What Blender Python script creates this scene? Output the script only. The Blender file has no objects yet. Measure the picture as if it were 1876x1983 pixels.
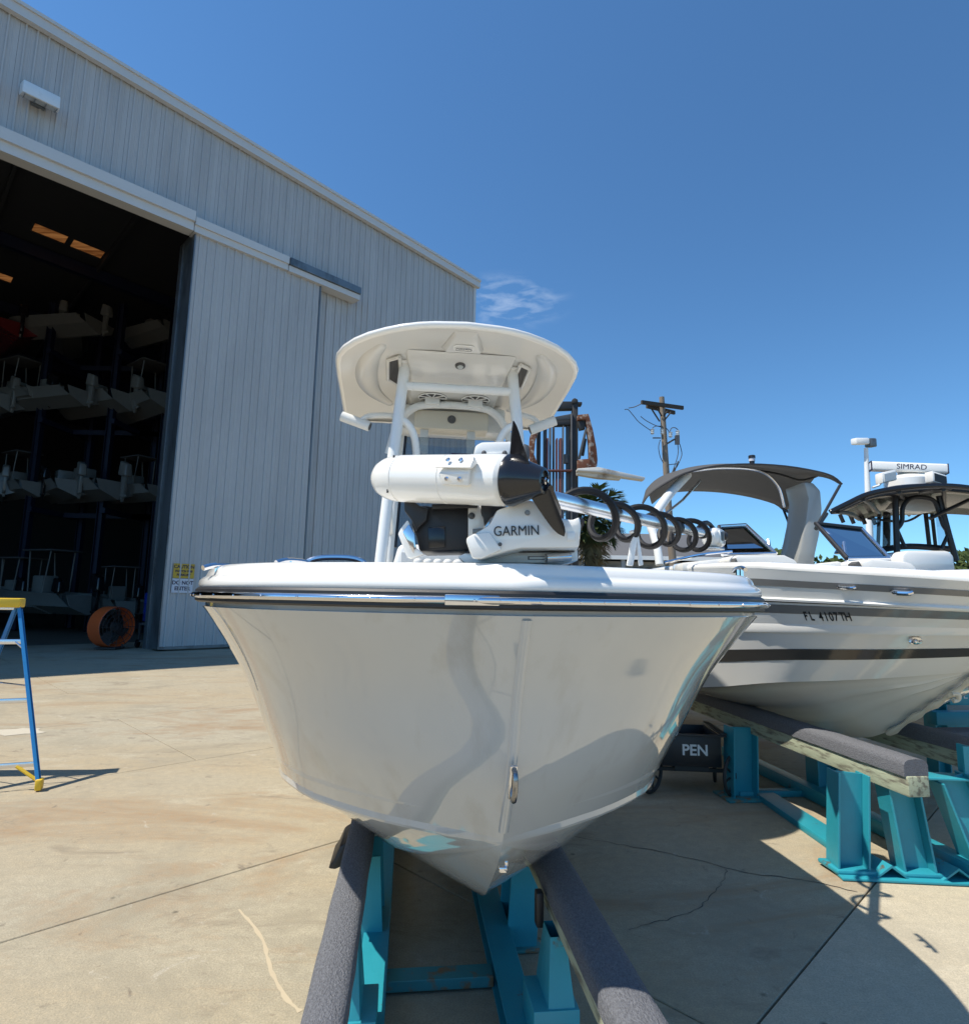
import bpy, bmesh, math, random
import numpy as np
from mathutils import Vector as V, Matrix
random.seed(7)
SC = bpy.context.scene
COL = SC.collection
rad = math.radians
# ------------------------------------------------------------------ camera, sky, sun, exposure
EYE, PITCH, ROLL, FPX = 1.7, rad(8.0), rad(1.09), 1190.0     # focal length in pixels of a 1876 px wide picture
cF = V((0, math.cos(PITCH), math.sin(PITCH))); _u0 = V((0, -math.sin(PITCH), math.cos(PITCH))); _r0 = V((1, 0, 0))
cR = _r0*math.cos(ROLL) + _u0*math.sin(ROLL); cU = _u0*math.cos(ROLL) - _r0*math.sin(ROLL)
CAM = V((0, 0, EYE))
cd = bpy.data.cameras.new('camera'); co = bpy.data.objects.new('camera', cd); COL.objects.link(co)
co.matrix_world = Matrix(((cR.x, cU.x, -cF.x, 0), (cR.y, cU.y, -cF.y, 0), (cR.z, cU.z, -cF.z, EYE), (0, 0, 0, 1)))
cd.sensor_fit = 'HORIZONTAL'; cd.sensor_width = 36; cd.lens = 36*FPX/1876; cd.clip_start = .05; cd.clip_end = 4000
SC.camera = co
SUNV = V((.55, .19, -1)).normalized()            # the way sunlight travels
SUN_EL = math.asin(-SUNV.z); SUN_AZ = math.atan2(-SUNV.x, -SUNV.y)
w = bpy.data.worlds.new('World'); SC.world = w; w.use_nodes = True
nt = w.node_tree; nt.nodes.clear()
def nd(t, **k):
    n = nt.nodes.new(t)
    for a, b in k.items(): setattr(n, a, b)
    return n
sky = nd('ShaderNodeTexSky', sky_type='NISHITA', sun_disc=False, sun_elevation=SUN_EL, sun_rotation=SUN_AZ, altitude=0, air_density=1.0, dust_density=0, ozone_density=5)
bg = nd('ShaderNodeBackground'); bg.inputs[1].default_value = .118
out = nd('ShaderNodeOutputWorld')
# a few thin wisps of cloud low in the sky beyond the building corner
tc = nd('ShaderNodeTexCoord')
lf = nd('ShaderNodeVectorMath', operation='MULTIPLY_ADD'); lf.inputs[1].default_value = (1, 1, 1); lf.inputs[2].default_value = (0, 0, .08)
nt.links.new(tc.outputs['Generated'], lf.inputs[0]); nt.links.new(lf.outputs[0], sky.inputs[0])
tint = nd('ShaderNodeMix', data_type='RGBA', blend_type='MULTIPLY'); tint.inputs['Factor'].default_value = 1; tint.inputs['B'].default_value = (.78, .965, .90, 1); gm_ = nd('ShaderNodeGamma'); gm_.inputs[1].default_value = 1.25; nt.links.new(sky.outputs[0], gm_.inputs[0]); nt.links.new(gm_.outputs[0], tint.inputs['A'])
cdir = (cF*FPX + cR*(985-938) - cU*(585-991.5)).normalized()
sub = nd('ShaderNodeVectorMath', operation='SUBTRACT'); sub.inputs[1].default_value = cdir
nt.links.new(tc.outputs['Generated'], sub.inputs[0])
sc1 = nd('ShaderNodeVectorMath', operation='MULTIPLY'); sc1.inputs[1].default_value = (1/.10, 1/.10, 1/.042)
nt.links.new(sub.outputs[0], sc1.inputs[0])
ln = nd('ShaderNodeVectorMath', operation='LENGTH'); nt.links.new(sc1.outputs[0], ln.inputs[0])
mk = nd('ShaderNodeMapRange', interpolation_type='SMOOTHSTEP'); mk.inputs[1].default_value = .25; mk.inputs[2].default_value = 1.1; mk.inputs[3].default_value = 1; mk.inputs[4].default_value = 0
nt.links.new(ln.outputs['Value'], mk.inputs[0])
st = nd('ShaderNodeVectorMath', operation='MULTIPLY'); st.inputs[1].default_value = (14, 14, 48); nt.links.new(tc.outputs['Generated'], st.inputs[0])
nz = nd('ShaderNodeTexNoise'); nz.inputs['Scale'].default_value = 1.6; nz.inputs['Detail'].default_value = 6; nz.inputs['Roughness'].default_value = .5; nz.inputs['Distortion'].default_value = .3
nt.links.new(st.outputs[0], nz.inputs['Vector'])
rm = nd('ShaderNodeMapRange'); rm.inputs[1].default_value = .44; rm.inputs[2].default_value = 1.35; nt.links.new(nz.outputs[0], rm.inputs[0])
mm = nd('ShaderNodeMath', operation='MULTIPLY'); nt.links.new(mk.outputs[0], mm.inputs[0]); nt.links.new(rm.outputs[0], mm.inputs[1])
mx = nd('ShaderNodeMix', data_type='RGBA'); nt.links.new(mm.outputs[0], mx.inputs['Factor']); nt.links.new(tint.outputs['Result'], mx.inputs['A']); mx.inputs['B'].default_value = (7, 7.7, 8.6, 1)
nt.links.new(mx.outputs['Result'], bg.inputs[0]); nt.links.new(bg.outputs[0], out.inputs[0])
sl = bpy.data.lights.new('sun', 'SUN'); sl.energy = 4.7; sl.angle = rad(.53); sl.color = (1, .935, .83)
so = bpy.data.objects.new('sun', sl); COL.objects.link(so); so.location = (-20, -8, 40); so.rotation_euler = SUNV.to_track_quat('-Z', 'Y').to_euler()
vs = SC.view_settings; vs.view_transform = 'Standard'; vs.look = 'None'; vs.gamma = 1; vs.exposure = .3; vs.use_curve_mapping = False
SC.cycles.max_bounces = 7; SC.cycles.use_denoising = True

# ------------------------------------------------------------------ helpers
def ray(x, y): return cF*FPX + cR*(x-938) - cU*(y-991.5)
def at(x, y, Y):                                    # the point seen at picture position x,y that lies Y metres out
    d = ray(x, y); return CAM + d*(Y/d.y)
def ath(x, y, z):                                   # the same at height z
    d = ray(x, y); return CAM + d*((z-EYE)/d.z)
ORG = {}
class MB:
    def __init__(s): s.v = []; s.f = []
    def add(s, vs, fs):
        b = len(s.v); s.v += [V(p) for p in vs]; s.f += [tuple(b+i for i in f) for f in fs]; return s
    def box(s, c, sz, ax=None):                     # ax: (x,y,z) unit axes
        c = V(c); X, Y, Z = ax if ax else (V((1,0,0)), V((0,1,0)), V((0,0,1)))
        p = [c + X*(sz[0]/2*i) + Y*(sz[1]/2*j) + Z*(sz[2]/2*k) for k in (-1,1) for j in (-1,1) for i in (-1,1)]
        return s.add(p, [(0,2,3,1),(4,5,7,6),(0,1,5,4),(2,6,7,3),(0,4,6,2),(1,3,7,5)])
    def prism(s, pts, dv):
        n = len(pts); pts = [V(p) for p in pts]; dv = V(dv)
        return s.add(pts + [p+dv for p in pts], [tuple(range(n))[::-1], tuple(range(n, 2*n))] + [(i, (i+1) % n, (i+1) % n+n, i+n) for i in range(n)])
    def tube(s, pts, r, n=10, caps=True, flat=1.0):
        pts = [V(p) for p in pts]; k = len(pts); R = r if isinstance(r, (list, tuple)) else [r]*k
        up = V((0,0,1)); t0 = (pts[1]-pts[0]).normalized()
        if abs(t0.dot(up)) > .9: up = V((0,1,0))
        a = up.cross(t0).normalized(); rings = []
        for i in range(k):
            t = (pts[min(i+1, k-1)]-pts[max(i-1, 0)]).normalized()
            a = (a - t*a.dot(t)).normalized(); b = t.cross(a)
            rings.append([pts[i] + (a*math.cos(2*math.pi*j/n) + b*math.sin(2*math.pi*j/n)*flat)*R[i] for j in range(n)])
        return s.rings(rings, caps)
    def rings(s, rings, caps=True, closed=True):
        n = len(rings[0]); fs = []
        for i in range(len(rings)-1):
            for j in range(n if closed else n-1):
                q = (j+1) % n; fs.append((i*n+j, i*n+q, (i+1)*n+q, (i+1)*n+j))
        if caps and closed: fs += [tuple(range(n))[::-1], tuple((len(rings)-1)*n+j for j in range(n))]
        return s.add([p for r in rings for p in r], fs)
    def lathe(s, p0, dirv, prof, n=20, caps=True):
        d = V(dirv).normalized(); a = d.orthogonal().normalized(); b = d.cross(a)
        return s.rings([[V(p0)+d*t+(a*math.cos(2*math.pi*j/n)+b*math.sin(2*math.pi*j/n))*max(r, 1e-4) for j in range(n)] for t, r in prof], caps)
    def hsec(s, p0, p1, wdir, w, d, t=.012):        # an H-section beam: web along p0-p1, flanges at either side of wdir
        p0 = V(p0); p1 = V(p1); ax = (p1-p0); L = ax.length; ax.normalize()
        wd = V(wdir); wd = (wd - ax*wd.dot(ax)).normalized(); dd = ax.cross(wd); m = (p0+p1)/2
        s.box(m, (w-2*t, t, L), (wd, dd, ax))
        for k in (-1, 1): s.box(m+wd*(k*(w-t)/2), (t, d, L), (wd, dd, ax))
        return s
    def build(s, name, mat, parent=None, smooth=False, bevel=0, seg=2, ang=35, solid=0):
        o_ = ORG.get(parent.name, V((0,0,0))) if parent else V((0,0,0))
        bm = bmesh.new(); vv = [bm.verts.new(p-o_) for p in s.v]
        for f in s.f:
            try: bm.faces.new([vv[i] for i in f])
            except ValueError: pass
        bmesh.ops.remove_doubles(bm, verts=bm.verts, dist=1e-5)
        bmesh.ops.recalc_face_normals(bm, faces=bm.faces)
        if bevel:
            es = [e for e in bm.edges if len(e.link_faces) == 2 and e.calc_face_angle(0) > rad(28)]
            bmesh.ops.bevel(bm, geom=es, offset=bevel, segments=seg, affect='EDGES', profile=.5, clamp_overlap=True)
        me = bpy.data.meshes.new(name); bm.to_mesh(me); bm.free()
        if smooth or bevel: me.shade_smooth(); me.set_sharp_from_angle(angle=rad(ang))
        me.materials.append(mat)
        o = bpy.data.objects.new(name, me); COL.objects.link(o)
        if parent: o.parent = parent; ORG[o.name] = o_
        if solid: md = o.modifiers.new('solid', 'SOLIDIFY'); md.thickness = solid; md.offset = 0
        return o
def tag(o, label=None, cat=None, group=None, kind=None):
    for k, x in (('label', label), ('category', cat), ('group', group), ('kind', kind)):
        if x: o[k] = x
    return o
def thing(name, label, cat, loc=(0,0,0), group=None):
    o = bpy.data.objects.new(name, None); COL.objects.link(o); o.location = loc; o.empty_display_size = .2
    ORG[o.name] = V(loc); return tag(o, label, cat, group)
def part(name, mat, parent, fn, **k):
    m = MB(); fn(m); return m.build(name, mat, parent, **k)
def copy_tree(o, parent=None):
    c = o.copy(); COL.objects.link(c)
    if parent: c.parent = parent
    for ch in [x for x in bpy.data.objects if x.parent == o]: copy_tree(ch, c)
    return c
def pchip(xs, ys):
    xs = np.array(xs, float); ys = np.array(ys, float); h = np.diff(xs); dl = np.diff(ys)/h; n = len(xs); m = np.zeros(n)
    for i in range(1, n-1):
        if dl[i-1]*dl[i] > 0:
            a, b = 2*h[i]+h[i-1], h[i]+2*h[i-1]; m[i] = (a+b)/(a/dl[i-1]+b/dl[i])
    m[0] = dl[0]; m[-1] = dl[-1]
    def f(x):
        x = min(max(x, xs[0]), xs[-1]); i = int(min(np.searchsorted(xs, x, 'right')-1, n-2)); t = (x-xs[i])/h[i]
        return float((2*t**3-3*t*t+1)*ys[i]+(t**3-2*t*t+t)*h[i]*m[i]+(3*t*t-2*t**3)*ys[i+1]+(t**3-t*t)*h[i]*m[i+1])
    return f
def pc(t): return pchip([a for a, b in t], [b for a, b in t])
def spline(pts, k=6):
    pts = [V(p) for p in pts]; o = []
    for i in range(len(pts)-1):
        a, b, c, d = pts[max(i-1, 0)], pts[i], pts[i+1], pts[min(i+2, len(pts)-1)]
        for j in range(k):
            t = j/k; o.append(.5*((2*b)+(c-a)*t+(2*a-5*b+4*c-d)*t*t+(3*b-a-3*c+d)*t**3))
    return o+[pts[-1]]
# ------------------------------------------------------------------ materials
def mat(name, col, rough=.5, metal=0.0, var=.08, scale=4.0, bump=0.0, bscale=60.0, coat=0.0, col2=None, lo=.5, hi=.68, cscale=None, spec=None, stretch=None, detail=6):
    m = bpy.data.materials.new(name); m.use_nodes = True; t = m.node_tree; N = t.nodes; L = t.links; b = N['Principled BSDF']
    g = N.new('ShaderNodeNewGeometry'); vec = g.outputs['Position']
    if stretch:
        mp = N.new('ShaderNodeVectorMath'); mp.operation = 'MULTIPLY'; mp.inputs[1].default_value = stretch; L.new(vec, mp.inputs[0]); vec = mp.outputs[0]
    def noise(s, d=detail):
        n = N.new('ShaderNodeTexNoise'); n.inputs['Scale'].default_value = s; n.inputs['Detail'].default_value = d; n.inputs['Roughness'].default_value = .6; L.new(vec, n.inputs['Vector']); return n
    n1 = noise(scale); x = N.new('ShaderNodeMix'); x.data_type = 'RGBA'; L.new(n1.outputs[0], x.inputs['Factor'])
    x.inputs['A'].default_value = (*[c*(1-var) for c in col], 1); x.inputs['B'].default_value = (*[min(1, c*(1+var)) for c in col], 1); res = x.outputs['Result']
    if col2:
        n2 = noise(cscale or scale*.6); r = N.new('ShaderNodeMapRange'); r.inputs[1].default_value = lo; r.inputs[2].default_value = hi; L.new(n2.outputs[0], r.inputs[0])
        y = N.new('ShaderNodeMix'); y.data_type = 'RGBA'; L.new(r.outputs[0], y.inputs['Factor']); L.new(res, y.inputs['A']); y.inputs['B'].default_value = (*col2, 1); res = y.outputs['Result']
    L.new(res, b.inputs['Base Color'])
    rr = N.new('ShaderNodeMapRange'); rr.inputs[3].default_value = max(.02, rough*.85); rr.inputs[4].default_value = min(1, rough*1.2); L.new(n1.outputs[0], rr.inputs[0]); L.new(rr.outputs[0], b.inputs['Roughness'])
    b.inputs['Metallic'].default_value = metal; b.inputs['Coat Weight'].default_value = coat; b.inputs['Coat Roughness'].default_value = .06
    if spec is not None: b.inputs['Specular IOR Level'].default_value = spec
    if bump:
        n3 = noise(bscale, 4); bp = N.new('ShaderNodeBump'); bp.inputs['Strength'].default_value = bump; bp.inputs['Distance'].default_value = .01; L.new(n3.outputs[0], bp.inputs['Height']); L.new(bp.outputs[0], b.inputs['Normal'])
    return m
def glass(name, tint, alpha_mix=.5, rough=.02):
    m = bpy.data.materials.new(name); m.use_nodes = True; t = m.node_tree; N = t.nodes; L = t.links; N.remove(N['Principled BSDF'])
    tr = N.new('ShaderNodeBsdfTransparent'); tr.inputs[0].default_value = (*tint, 1); gl = N.new('ShaderNodeBsdfGlossy'); gl.inputs['Roughness'].default_value = rough
    fr = N.new('ShaderNodeFresnel'); fr.inputs[0].default_value = 1.45; nz = N.new('ShaderNodeTexNoise'); nz.inputs['Scale'].default_value = 3
    ad = N.new('ShaderNodeMath'); ad.operation = 'MULTIPLY_ADD'; L.new(nz.outputs[0], ad.inputs[0]); ad.inputs[1].default_value = .03; L.new(fr.outputs[0], ad.inputs[2])
    mx = N.new('ShaderNodeMixShader'); L.new(ad.outputs[0], mx.inputs[0]); L.new(tr.outputs[0], mx.inputs[1]); L.new(gl.outputs[0], mx.inputs[2])
    L.new(mx.outputs[0], N['Material Output'].inputs[0]); return m
def concrete(name, base, warm, dark, seed=0.0, rusty=False):
    m = bpy.data.materials.new(name); m.use_nodes = True; t = m.node_tree; N = t.nodes; L = t.links; b = N['Principled BSDF']
    g = N.new('ShaderNodeNewGeometry'); ad = N.new('ShaderNodeVectorMath'); ad.operation = 'ADD'; ad.inputs[1].default_value = (seed, seed*.7, 0); L.new(g.outputs['Position'], ad.inputs[0])
    mp = N.new('ShaderNodeMapping'); mp.inputs['Rotation'].default_value = (0, 0, rad(-45)); mp.inputs['Scale'].default_value = (.55, 1.25, 1); L.new(ad.outputs[0], mp.inputs[0])
    def noise(s, d, v, r=.6, dist=0):
        n = N.new('ShaderNodeTexNoise'); n.inputs['Scale'].default_value = s; n.inputs['Detail'].default_value = d; n.inputs['Roughness'].default_value = r; n.inputs['Distortion'].default_value = dist; L.new(v, n.inputs['Vector']); return n.outputs[0]
    def rng(s, a, c, x=0, y=1):
        r = N.new('ShaderNodeMapRange'); r.inputs[1].default_value = a; r.inputs[2].default_value = c; r.inputs[3].default_value = x; r.inputs[4].default_value = y; L.new(s, r.inputs[0]); return r.outputs[0]
    def mix(f, a, c, bt='MIX'):
        x = N.new('ShaderNodeMix'); x.data_type = 'RGBA'; x.blend_type = bt
        for k, q in (('Factor', f), ('A', a), ('B', c)):
            if isinstance(q, tuple): x.inputs[k].default_value = q
            elif isinstance(q, float): x.inputs[k].default_value = q
            else: L.new(q, x.inputs[k])
        return x.outputs['Result']
    P = ad.outputs[0]; Q = mp.outputs[0]
    c = mix(rng(noise(.42, 9, Q, .66, .5), .38, .62), (*base, 1), (*warm, 1))
    c = mix(rng(noise(.9, 10, P, .7, .6), .50, .72, 0, .85), c, (*[k*.60 for k in base], 1))
    c = mix(rng(noise(1.7, 8, Q, .65), .56, .70, 0, .7), c, (*[min(1, k*1.25) for k in base], 1))
    c = mix(rng(noise(2.3, 12, Q, .74, 1.2), .64, .71, 0, .8), c, (*dark, 1))
    if rusty: c = mix(rng(noise(.55, 10, Q, .7, 1.2), .52, .66, 0, .95), c, (.345, .205, .10, 1)); c = mix(rng(noise(1.3, 11, Q, .75, 1.8), .56, .67, 0, .75), c, (.185, .14, .10, 1)); c = mix(rng(noise(7, 6, P, .7, .5), .62, .70, 0, .7), c, (.12, .09, .07, 1)); c = mix(rng(noise(4.2, 7, P, .7, .8), .62, .70, 0, .7), c, (.60, .55, .46, 1))
    c = mix(rng(noise(16, 9, P, .8), .40, .66, 0, .7), c, (*[k*.7 for k in base], 1))
    c = mix(rng(noise(110, 4, P, .7), .42, .62, 0, .6), c, (*[k*.6 for k in base], 1))
    vo = N.new('ShaderNodeTexVoronoi'); vo.inputs['Scale'].default_value = 2.1; L.new(P, vo.inputs['Vector'])
    c = mix(rng(vo.outputs['Distance'], .015, .045, .8, 0), c, (*[k*.25 for k in base], 1))
    L.new(c, b.inputs['Base Color']); b.inputs['Roughness'].default_value = .9; b.inputs['Specular IOR Level'].default_value = .25
    bp = N.new('ShaderNodeBump'); bp.inputs['Strength'].default_value = .6; bp.inputs['Distance'].default_value = .006; L.new(noise(90, 5, P, .7), bp.inputs['Height']); L.new(bp.outputs[0], b.inputs['Normal'])
    return m
m_conc = concrete('stained concrete', (.45, .40, .295), (.465, .37, .235), (.16, .12, .085), 0.0, True)
m_conc2 = concrete('pale concrete', (.555, .495, .375), (.575, .495, .35), (.44, .38, .28), 31)
m_base = concrete('joint base', (.16, .14, .11), (.17, .14, .10), (.07, .06, .05), 9)
m_crack = mat('crack', (.05, .045, .04), .95)
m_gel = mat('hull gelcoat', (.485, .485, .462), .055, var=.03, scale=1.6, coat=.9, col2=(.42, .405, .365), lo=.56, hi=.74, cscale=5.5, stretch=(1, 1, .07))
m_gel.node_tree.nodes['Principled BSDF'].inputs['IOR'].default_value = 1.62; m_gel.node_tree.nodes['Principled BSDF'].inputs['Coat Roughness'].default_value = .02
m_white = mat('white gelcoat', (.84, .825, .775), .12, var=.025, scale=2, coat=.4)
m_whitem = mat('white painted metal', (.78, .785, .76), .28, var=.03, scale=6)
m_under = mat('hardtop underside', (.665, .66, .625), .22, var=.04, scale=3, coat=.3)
m_beige = mat('beige plastic', (.62, .57, .46), .4, var=.05)
m_black = mat('black rubber', (.018, .018, .02), .42, var=.2, scale=12)
m_cable = mat('black cable jacket', (.008, .008, .009), .5, var=.2, scale=12, spec=.3)
m_blackg = mat('black glossy plastic', (.012, .012, .014), .2, var=.2, scale=8, coat=.2)
m_ss = mat('stainless steel', (.72, .72, .74), .09, 1.0, var=.06, scale=20)
m_steelb = mat('worn steel', (.30, .30, .30), .25, 1.0, var=.2, scale=30)
m_alu = mat('bright aluminium', (.80, .81, .83), .24, 1.0, var=.06, scale=30, stretch=(1, 1, 8))
m_teal = mat('teal paint', (.022, .27, .335), .42, var=.14, scale=7, col2=(.10, .10, .075), lo=.66, hi=.72, cscale=9, bump=.12, bscale=40)
m_tealr = mat('rusty teal paint', (.05, .24, .25), .6, var=.15, scale=9, col2=(.23, .13, .06), lo=.52, hi=.62, cscale=11, bump=.2, bscale=40)
m_carpet = mat('grey bunk carpet', (.17, .175, .19), .98, var=.6, scale=150, bump=1.0, bscale=170, spec=.1, col2=(.11, .11, .12), lo=.5, hi=.66, cscale=260, stretch=(1, .5, 1))
m_wood = mat('treated lumber', (.37, .40, .28), .85, var=.22, scale=9, bump=.3, bscale=50, stretch=(6, .8, 6), col2=(.16, .15, .11), lo=.48, hi=.62)
m_wall = mat('ribbed wall sheet', (.50, .492, .475), .42, var=.05, scale=.7, col2=(.445, .435, .42), lo=.45, hi=.7, cscale=1.2, stretch=(1, 1, .25))
m_trim = mat('wall trim', (.60, .60, .585), .45, var=.05, scale=2)
m_galv = mat('galvanised steel', (.20, .225, .24), .42, .6, var=.25, scale=3, col2=(.11, .12, .125), lo=.5, hi=.65, stretch=(1, 1, .3))
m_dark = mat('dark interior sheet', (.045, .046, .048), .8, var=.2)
m_rafter = mat('dark blue steel', (.010, .016, .045), .5, var=.2)
m_skyl = bpy.data.materials.new('brown skylight'); m_skyl.use_nodes = True
_t = m_skyl.node_tree; _b = _t.nodes['Principled BSDF']; _n = _t.nodes.new('ShaderNodeTexNoise'); _n.inputs['Scale'].default_value = 2.2; _n.inputs['Detail'].default_value = 8
_g = _t.nodes.new('ShaderNodeNewGeometry'); _m = _t.nodes.new('ShaderNodeMapping'); _m.inputs['Rotation'].default_value = (0, 0, rad(45)); _m.inputs['Scale'].default_value = (.35, 2.5, 1); _t.links.new(_g.outputs['Position'], _m.inputs[0]); _t.links.new(_m.outputs[0], _n.inputs['Vector'])
_r = _t.nodes.new('ShaderNodeValToRGB'); _r.color_ramp.elements[0].position = .38; _r.color_ramp.elements[0].color = (.05, .016, .004, 1); _r.color_ramp.elements[1].position = .68; _r.color_ramp.elements[1].color = (.15, .062, .018, 1)
_tr = _t.nodes.new('ShaderNodeBsdfTranslucent'); _t.links.new(_n.outputs[0], _r.inputs[0]); _t.links.new(_r.outputs[0], _tr.inputs[0]); _t.links.new(_tr.outputs[0], _t.nodes['Material Output'].inputs[0])
m_ltblue = mat('blue fibreglass', (.025, .20, .46), .3, var=.1, scale=14, coat=.2)
m_yellow = mat('yellow plastic', (.78, .50, .03), .45, var=.1, scale=10)
m_orange = mat('orange paint', (.62, .10, .02), .5, var=.15)
m_drum = mat('blue drum', (.01, .03, .22), .4, var=.15)
m_rust = mat('rusty steel', (.14, .05, .025), .85, var=.4, scale=5, col2=(.33, .27, .22), lo=.5, hi=.6, cscale=6, bump=.3, bscale=20)
m_iron = mat('dark iron', (.028, .027, .026), .6, var=.3, scale=5)
m_steelg = mat('grey steel', (.10, .10, .10), .55, .3, var=.2, scale=4)
m_fork = mat('pale fork paint', (.55, .55, .52), .6, var=.15, scale=2, col2=(.25, .21, .17), lo=.55, hi=.68)
m_hose = mat('reddish hose', (.13, .045, .035), .5, var=.2)
m_pole = mat('weathered pole', (.23, .185, .14), .9, var=.3, scale=6, stretch=(1, 1, .15), bump=.3, bscale=30)
m_arm = mat('dark crossarm', (.055, .045, .035), .9, var=.3)
m_ins = mat('glazed insulator', (.55, .60, .62), .25, var=.1)
m_wire = mat('wire', (.06, .065, .075), .6)
m_canvas = mat('grey canvas', (.075, .074, .072), .9, var=.12, scale=6, bump=.15, bscale=200)
m_arch = mat('grey arch', (.30, .305, .29), .3, var=.06, coat=.3)
m_hull2 = mat('white hull', (.78, .77, .73), .10, var=.03, scale=1.2, coat=.4)
m_strg = mat('grey stripe', (.20, .195, .185), .15, var=.05, coat=.3)
m_strd = mat('dark stripe', (.055, .052, .048), .15, var=.08, coat=.3)
m_bot2 = mat('hull bottom', (.74, .72, .66), .10, var=.04, coat=.4)
m_cush = mat('vinyl cushion', (.70, .68, .63), .5, var=.04, bump=.05, bscale=80)
m_glass = glass('tinted windshield', (.70, .74, .76))
m_glass2 = glass('teal windshield', (.28, .52, .56))
m_clear = glass('clear enclosure', (.80, .84, .86))
m_lens = mat('lamp lens', (.50, .53, .52), .15, var=.1, scale=30)
m_signw = mat('white sign', (.62, .62, .66), .5); m_signy = mat('yellow sign', (.58, .37, .03), .5, var=.15, scale=14); m_ink = mat('sign ink', (.035, .025, .05), .6); m_reg = mat('black vinyl letters', (.02, .02, .02), .4); m_paintw = mat('white paint letters', (.72, .72, .70), .7)
m_roofh = mat('asphalt shingles', (.115, .115, .118), .95, var=.25, scale=8, bump=.4, bscale=25)
m_hwall = mat('house wall', (.32, .33, .33), .8, var=.08); m_hdark = mat('house dark glass', (.012, .014, .016), .12)
m_leaf = mat('tree foliage', (.052, .075, .022), .85, var=.5, scale=1.1, spec=.2); m_leaf2 = mat('olive foliage', (.075, .088, .03), .85, var=.5, scale=1.3, spec=.2)
m_bark = mat('bark', (.10, .08, .06), .95, var=.3, bump=.4, bscale=20)
m_frond = mat('palm frond', (.07, .10, .028), .6, var=.4, scale=6); m_frondd = mat('dry frond', (.20, .16, .075), .8, var=.3, scale=6)
m_grass = mat('far grass', (.06, .075, .03), .95, var=.3, scale=.5)
# ------------------------------------------------------------------ ground
def slab_ring(r): return [(-r, -r), (r, -r), (r, r), (-r, r)]
gm = MB(); gm.add([(x, y, -.03) for x, y in slab_ring(1500)], [(0,1,2,3)])
ground = tag(gm.build('ground', m_base), kind='structure')
def ab(c, b, z): return V(((c+b)/2, (b-c)/2, z))          # c = x-y across the slabs, b = x+y along them
CJ = [-1.62+3.94*k for k in range(3, -9, -1)]
BJ = [-16.4+8.6*k for k in range(10)]
for i in range(len(CJ)-1):
    for j in range(len(BJ)-1):
        c1, c0 = CJ[i]-.007, CJ[i+1]+.007; off = (2.9 if i % 2 else 0); b0, b1 = BJ[j]+.007+off, BJ[j+1]-.007+off
        part('concrete_slab', m_conc2 if CJ[i+1] > -1.7 else m_conc, ground, lambda m: m.prism([ab(c0, b0, -.03), ab(c1, b0, -.03), ab(c1, b1, -.03), ab(c0, b1, -.03)], (0, 0, .03)), bevel=.004, seg=1)
def ribbon(name, pts, wd, mt, z=.003, jit=.012):
    m = MB(); P = spline(pts, 7); rows = []
    for i, p in enumerate(P):
        t = (P[min(i+1, len(P)-1)]-P[max(i-1, 0)]).normalized(); n = V((t.y, -t.x, 0)); ww = wd*random.uniform(.5, 1.3); j = n*random.uniform(-1, 1)*jit
        rows.append([V((p.x, p.y, z))+j+n*ww/2, V((p.x, p.y, z))+j-n*ww/2])
    m.rings(rows, False, False); return m.build(name, mt, ground)
def gpts(l): return [ath(x, y, 0) for x, y in l]
ribbon('crack', gpts([(1110,1622),(1210,1638),(1330,1662),(1440,1690),(1560,1706),(1660,1728)]), .007, m_crack)
ribbon('crack', gpts([(1408,1685),(1390,1722),(1350,1760),(1290,1782),(1215,1800)]), .004, m_crack)
m_seal = mat('joint sealant', (.50, .42, .29), .9, var=.1)
ribbon('sealant_line', gpts([(462,1762),(505,1815),(525,1880),(555,1935),(582,1960)]), .020, m_seal, .0015, .002)
m_patch = mat('pale patch', (.50, .45, .35), .95, var=.12, scale=20)
for cx, cy, a, b in ((38,1417,.30,.10),):
    c = ath(cx, cy, .0035); part('pale_patch', m_patch, ground, lambda m: m.add([c+V((a*math.cos(k*math.pi/8)*random.uniform(.6,1.1), b*2.2*math.sin(k*math.pi/8)*random.uniform(.6,1.1), 0)) for k in range(16)], [tuple(range(16))]))
# ------------------------------------------------------------------ storage building
bP = ath(305, 1262, 0); bu = V((.7085, .7057, 0)); bn = V((bu.y, -bu.x, 0))
def BW(q, z, o=0): return bP + bu*q + bn*o + V((0, 0, z))
def ztop(q): return 17.17-.059*q
bld = thing('storage_building', 'tall pale grey ribbed metal boat storage building with open sliding door', 'building', BW(6, 0, -.3))
def ribbed(m, q0, q1, z0f, z1f, o, inv=1):
    qs = [(q0, 0)]; q = q0+.10
    while q < q1-.1:
        qs += [(q, 0), (q+.012, .052), (q+.05, .052), (q+.062, 0), (q+.14, 0), (q+.152, .010), (q+.172, .010), (q+.184, 0)]; q += .2615
    qs.append((q1, 0)); m.rings([[BW(q, z0f(q), o+h*inv) for q, h in qs], [BW(q, z1f(q), o+h*inv) for q, h in qs]], False, False)
q = -25.0
while q < 12.5:
    q1 = min(q+.915, 12.56); full = q > .2
    part('wall_panel', m_wall, bld, lambda m: ribbed(m, q+.003, q1-.003, lambda a: .04 if full else 13.2, lambda a: ztop(a)-.03, -.35+random.uniform(0, .004)))
    q += .915
part('corner_trim', m_trim, bld, lambda m: m.prism([BW(12.52, 0, -.30), BW(12.66, 0, -.30), BW(12.66, 0, -.45), BW(12.52, 0, -.45)], (0, 0, ztop(12.6))))
def beam(m, qa, za, qb, zb, h, o0, o1): m.prism([BW(qa, za, o0), BW(qa, za+h, o0), BW(qb, zb+h, o0), BW(qb, zb, o0)], bn*(o1-o0))
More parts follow.
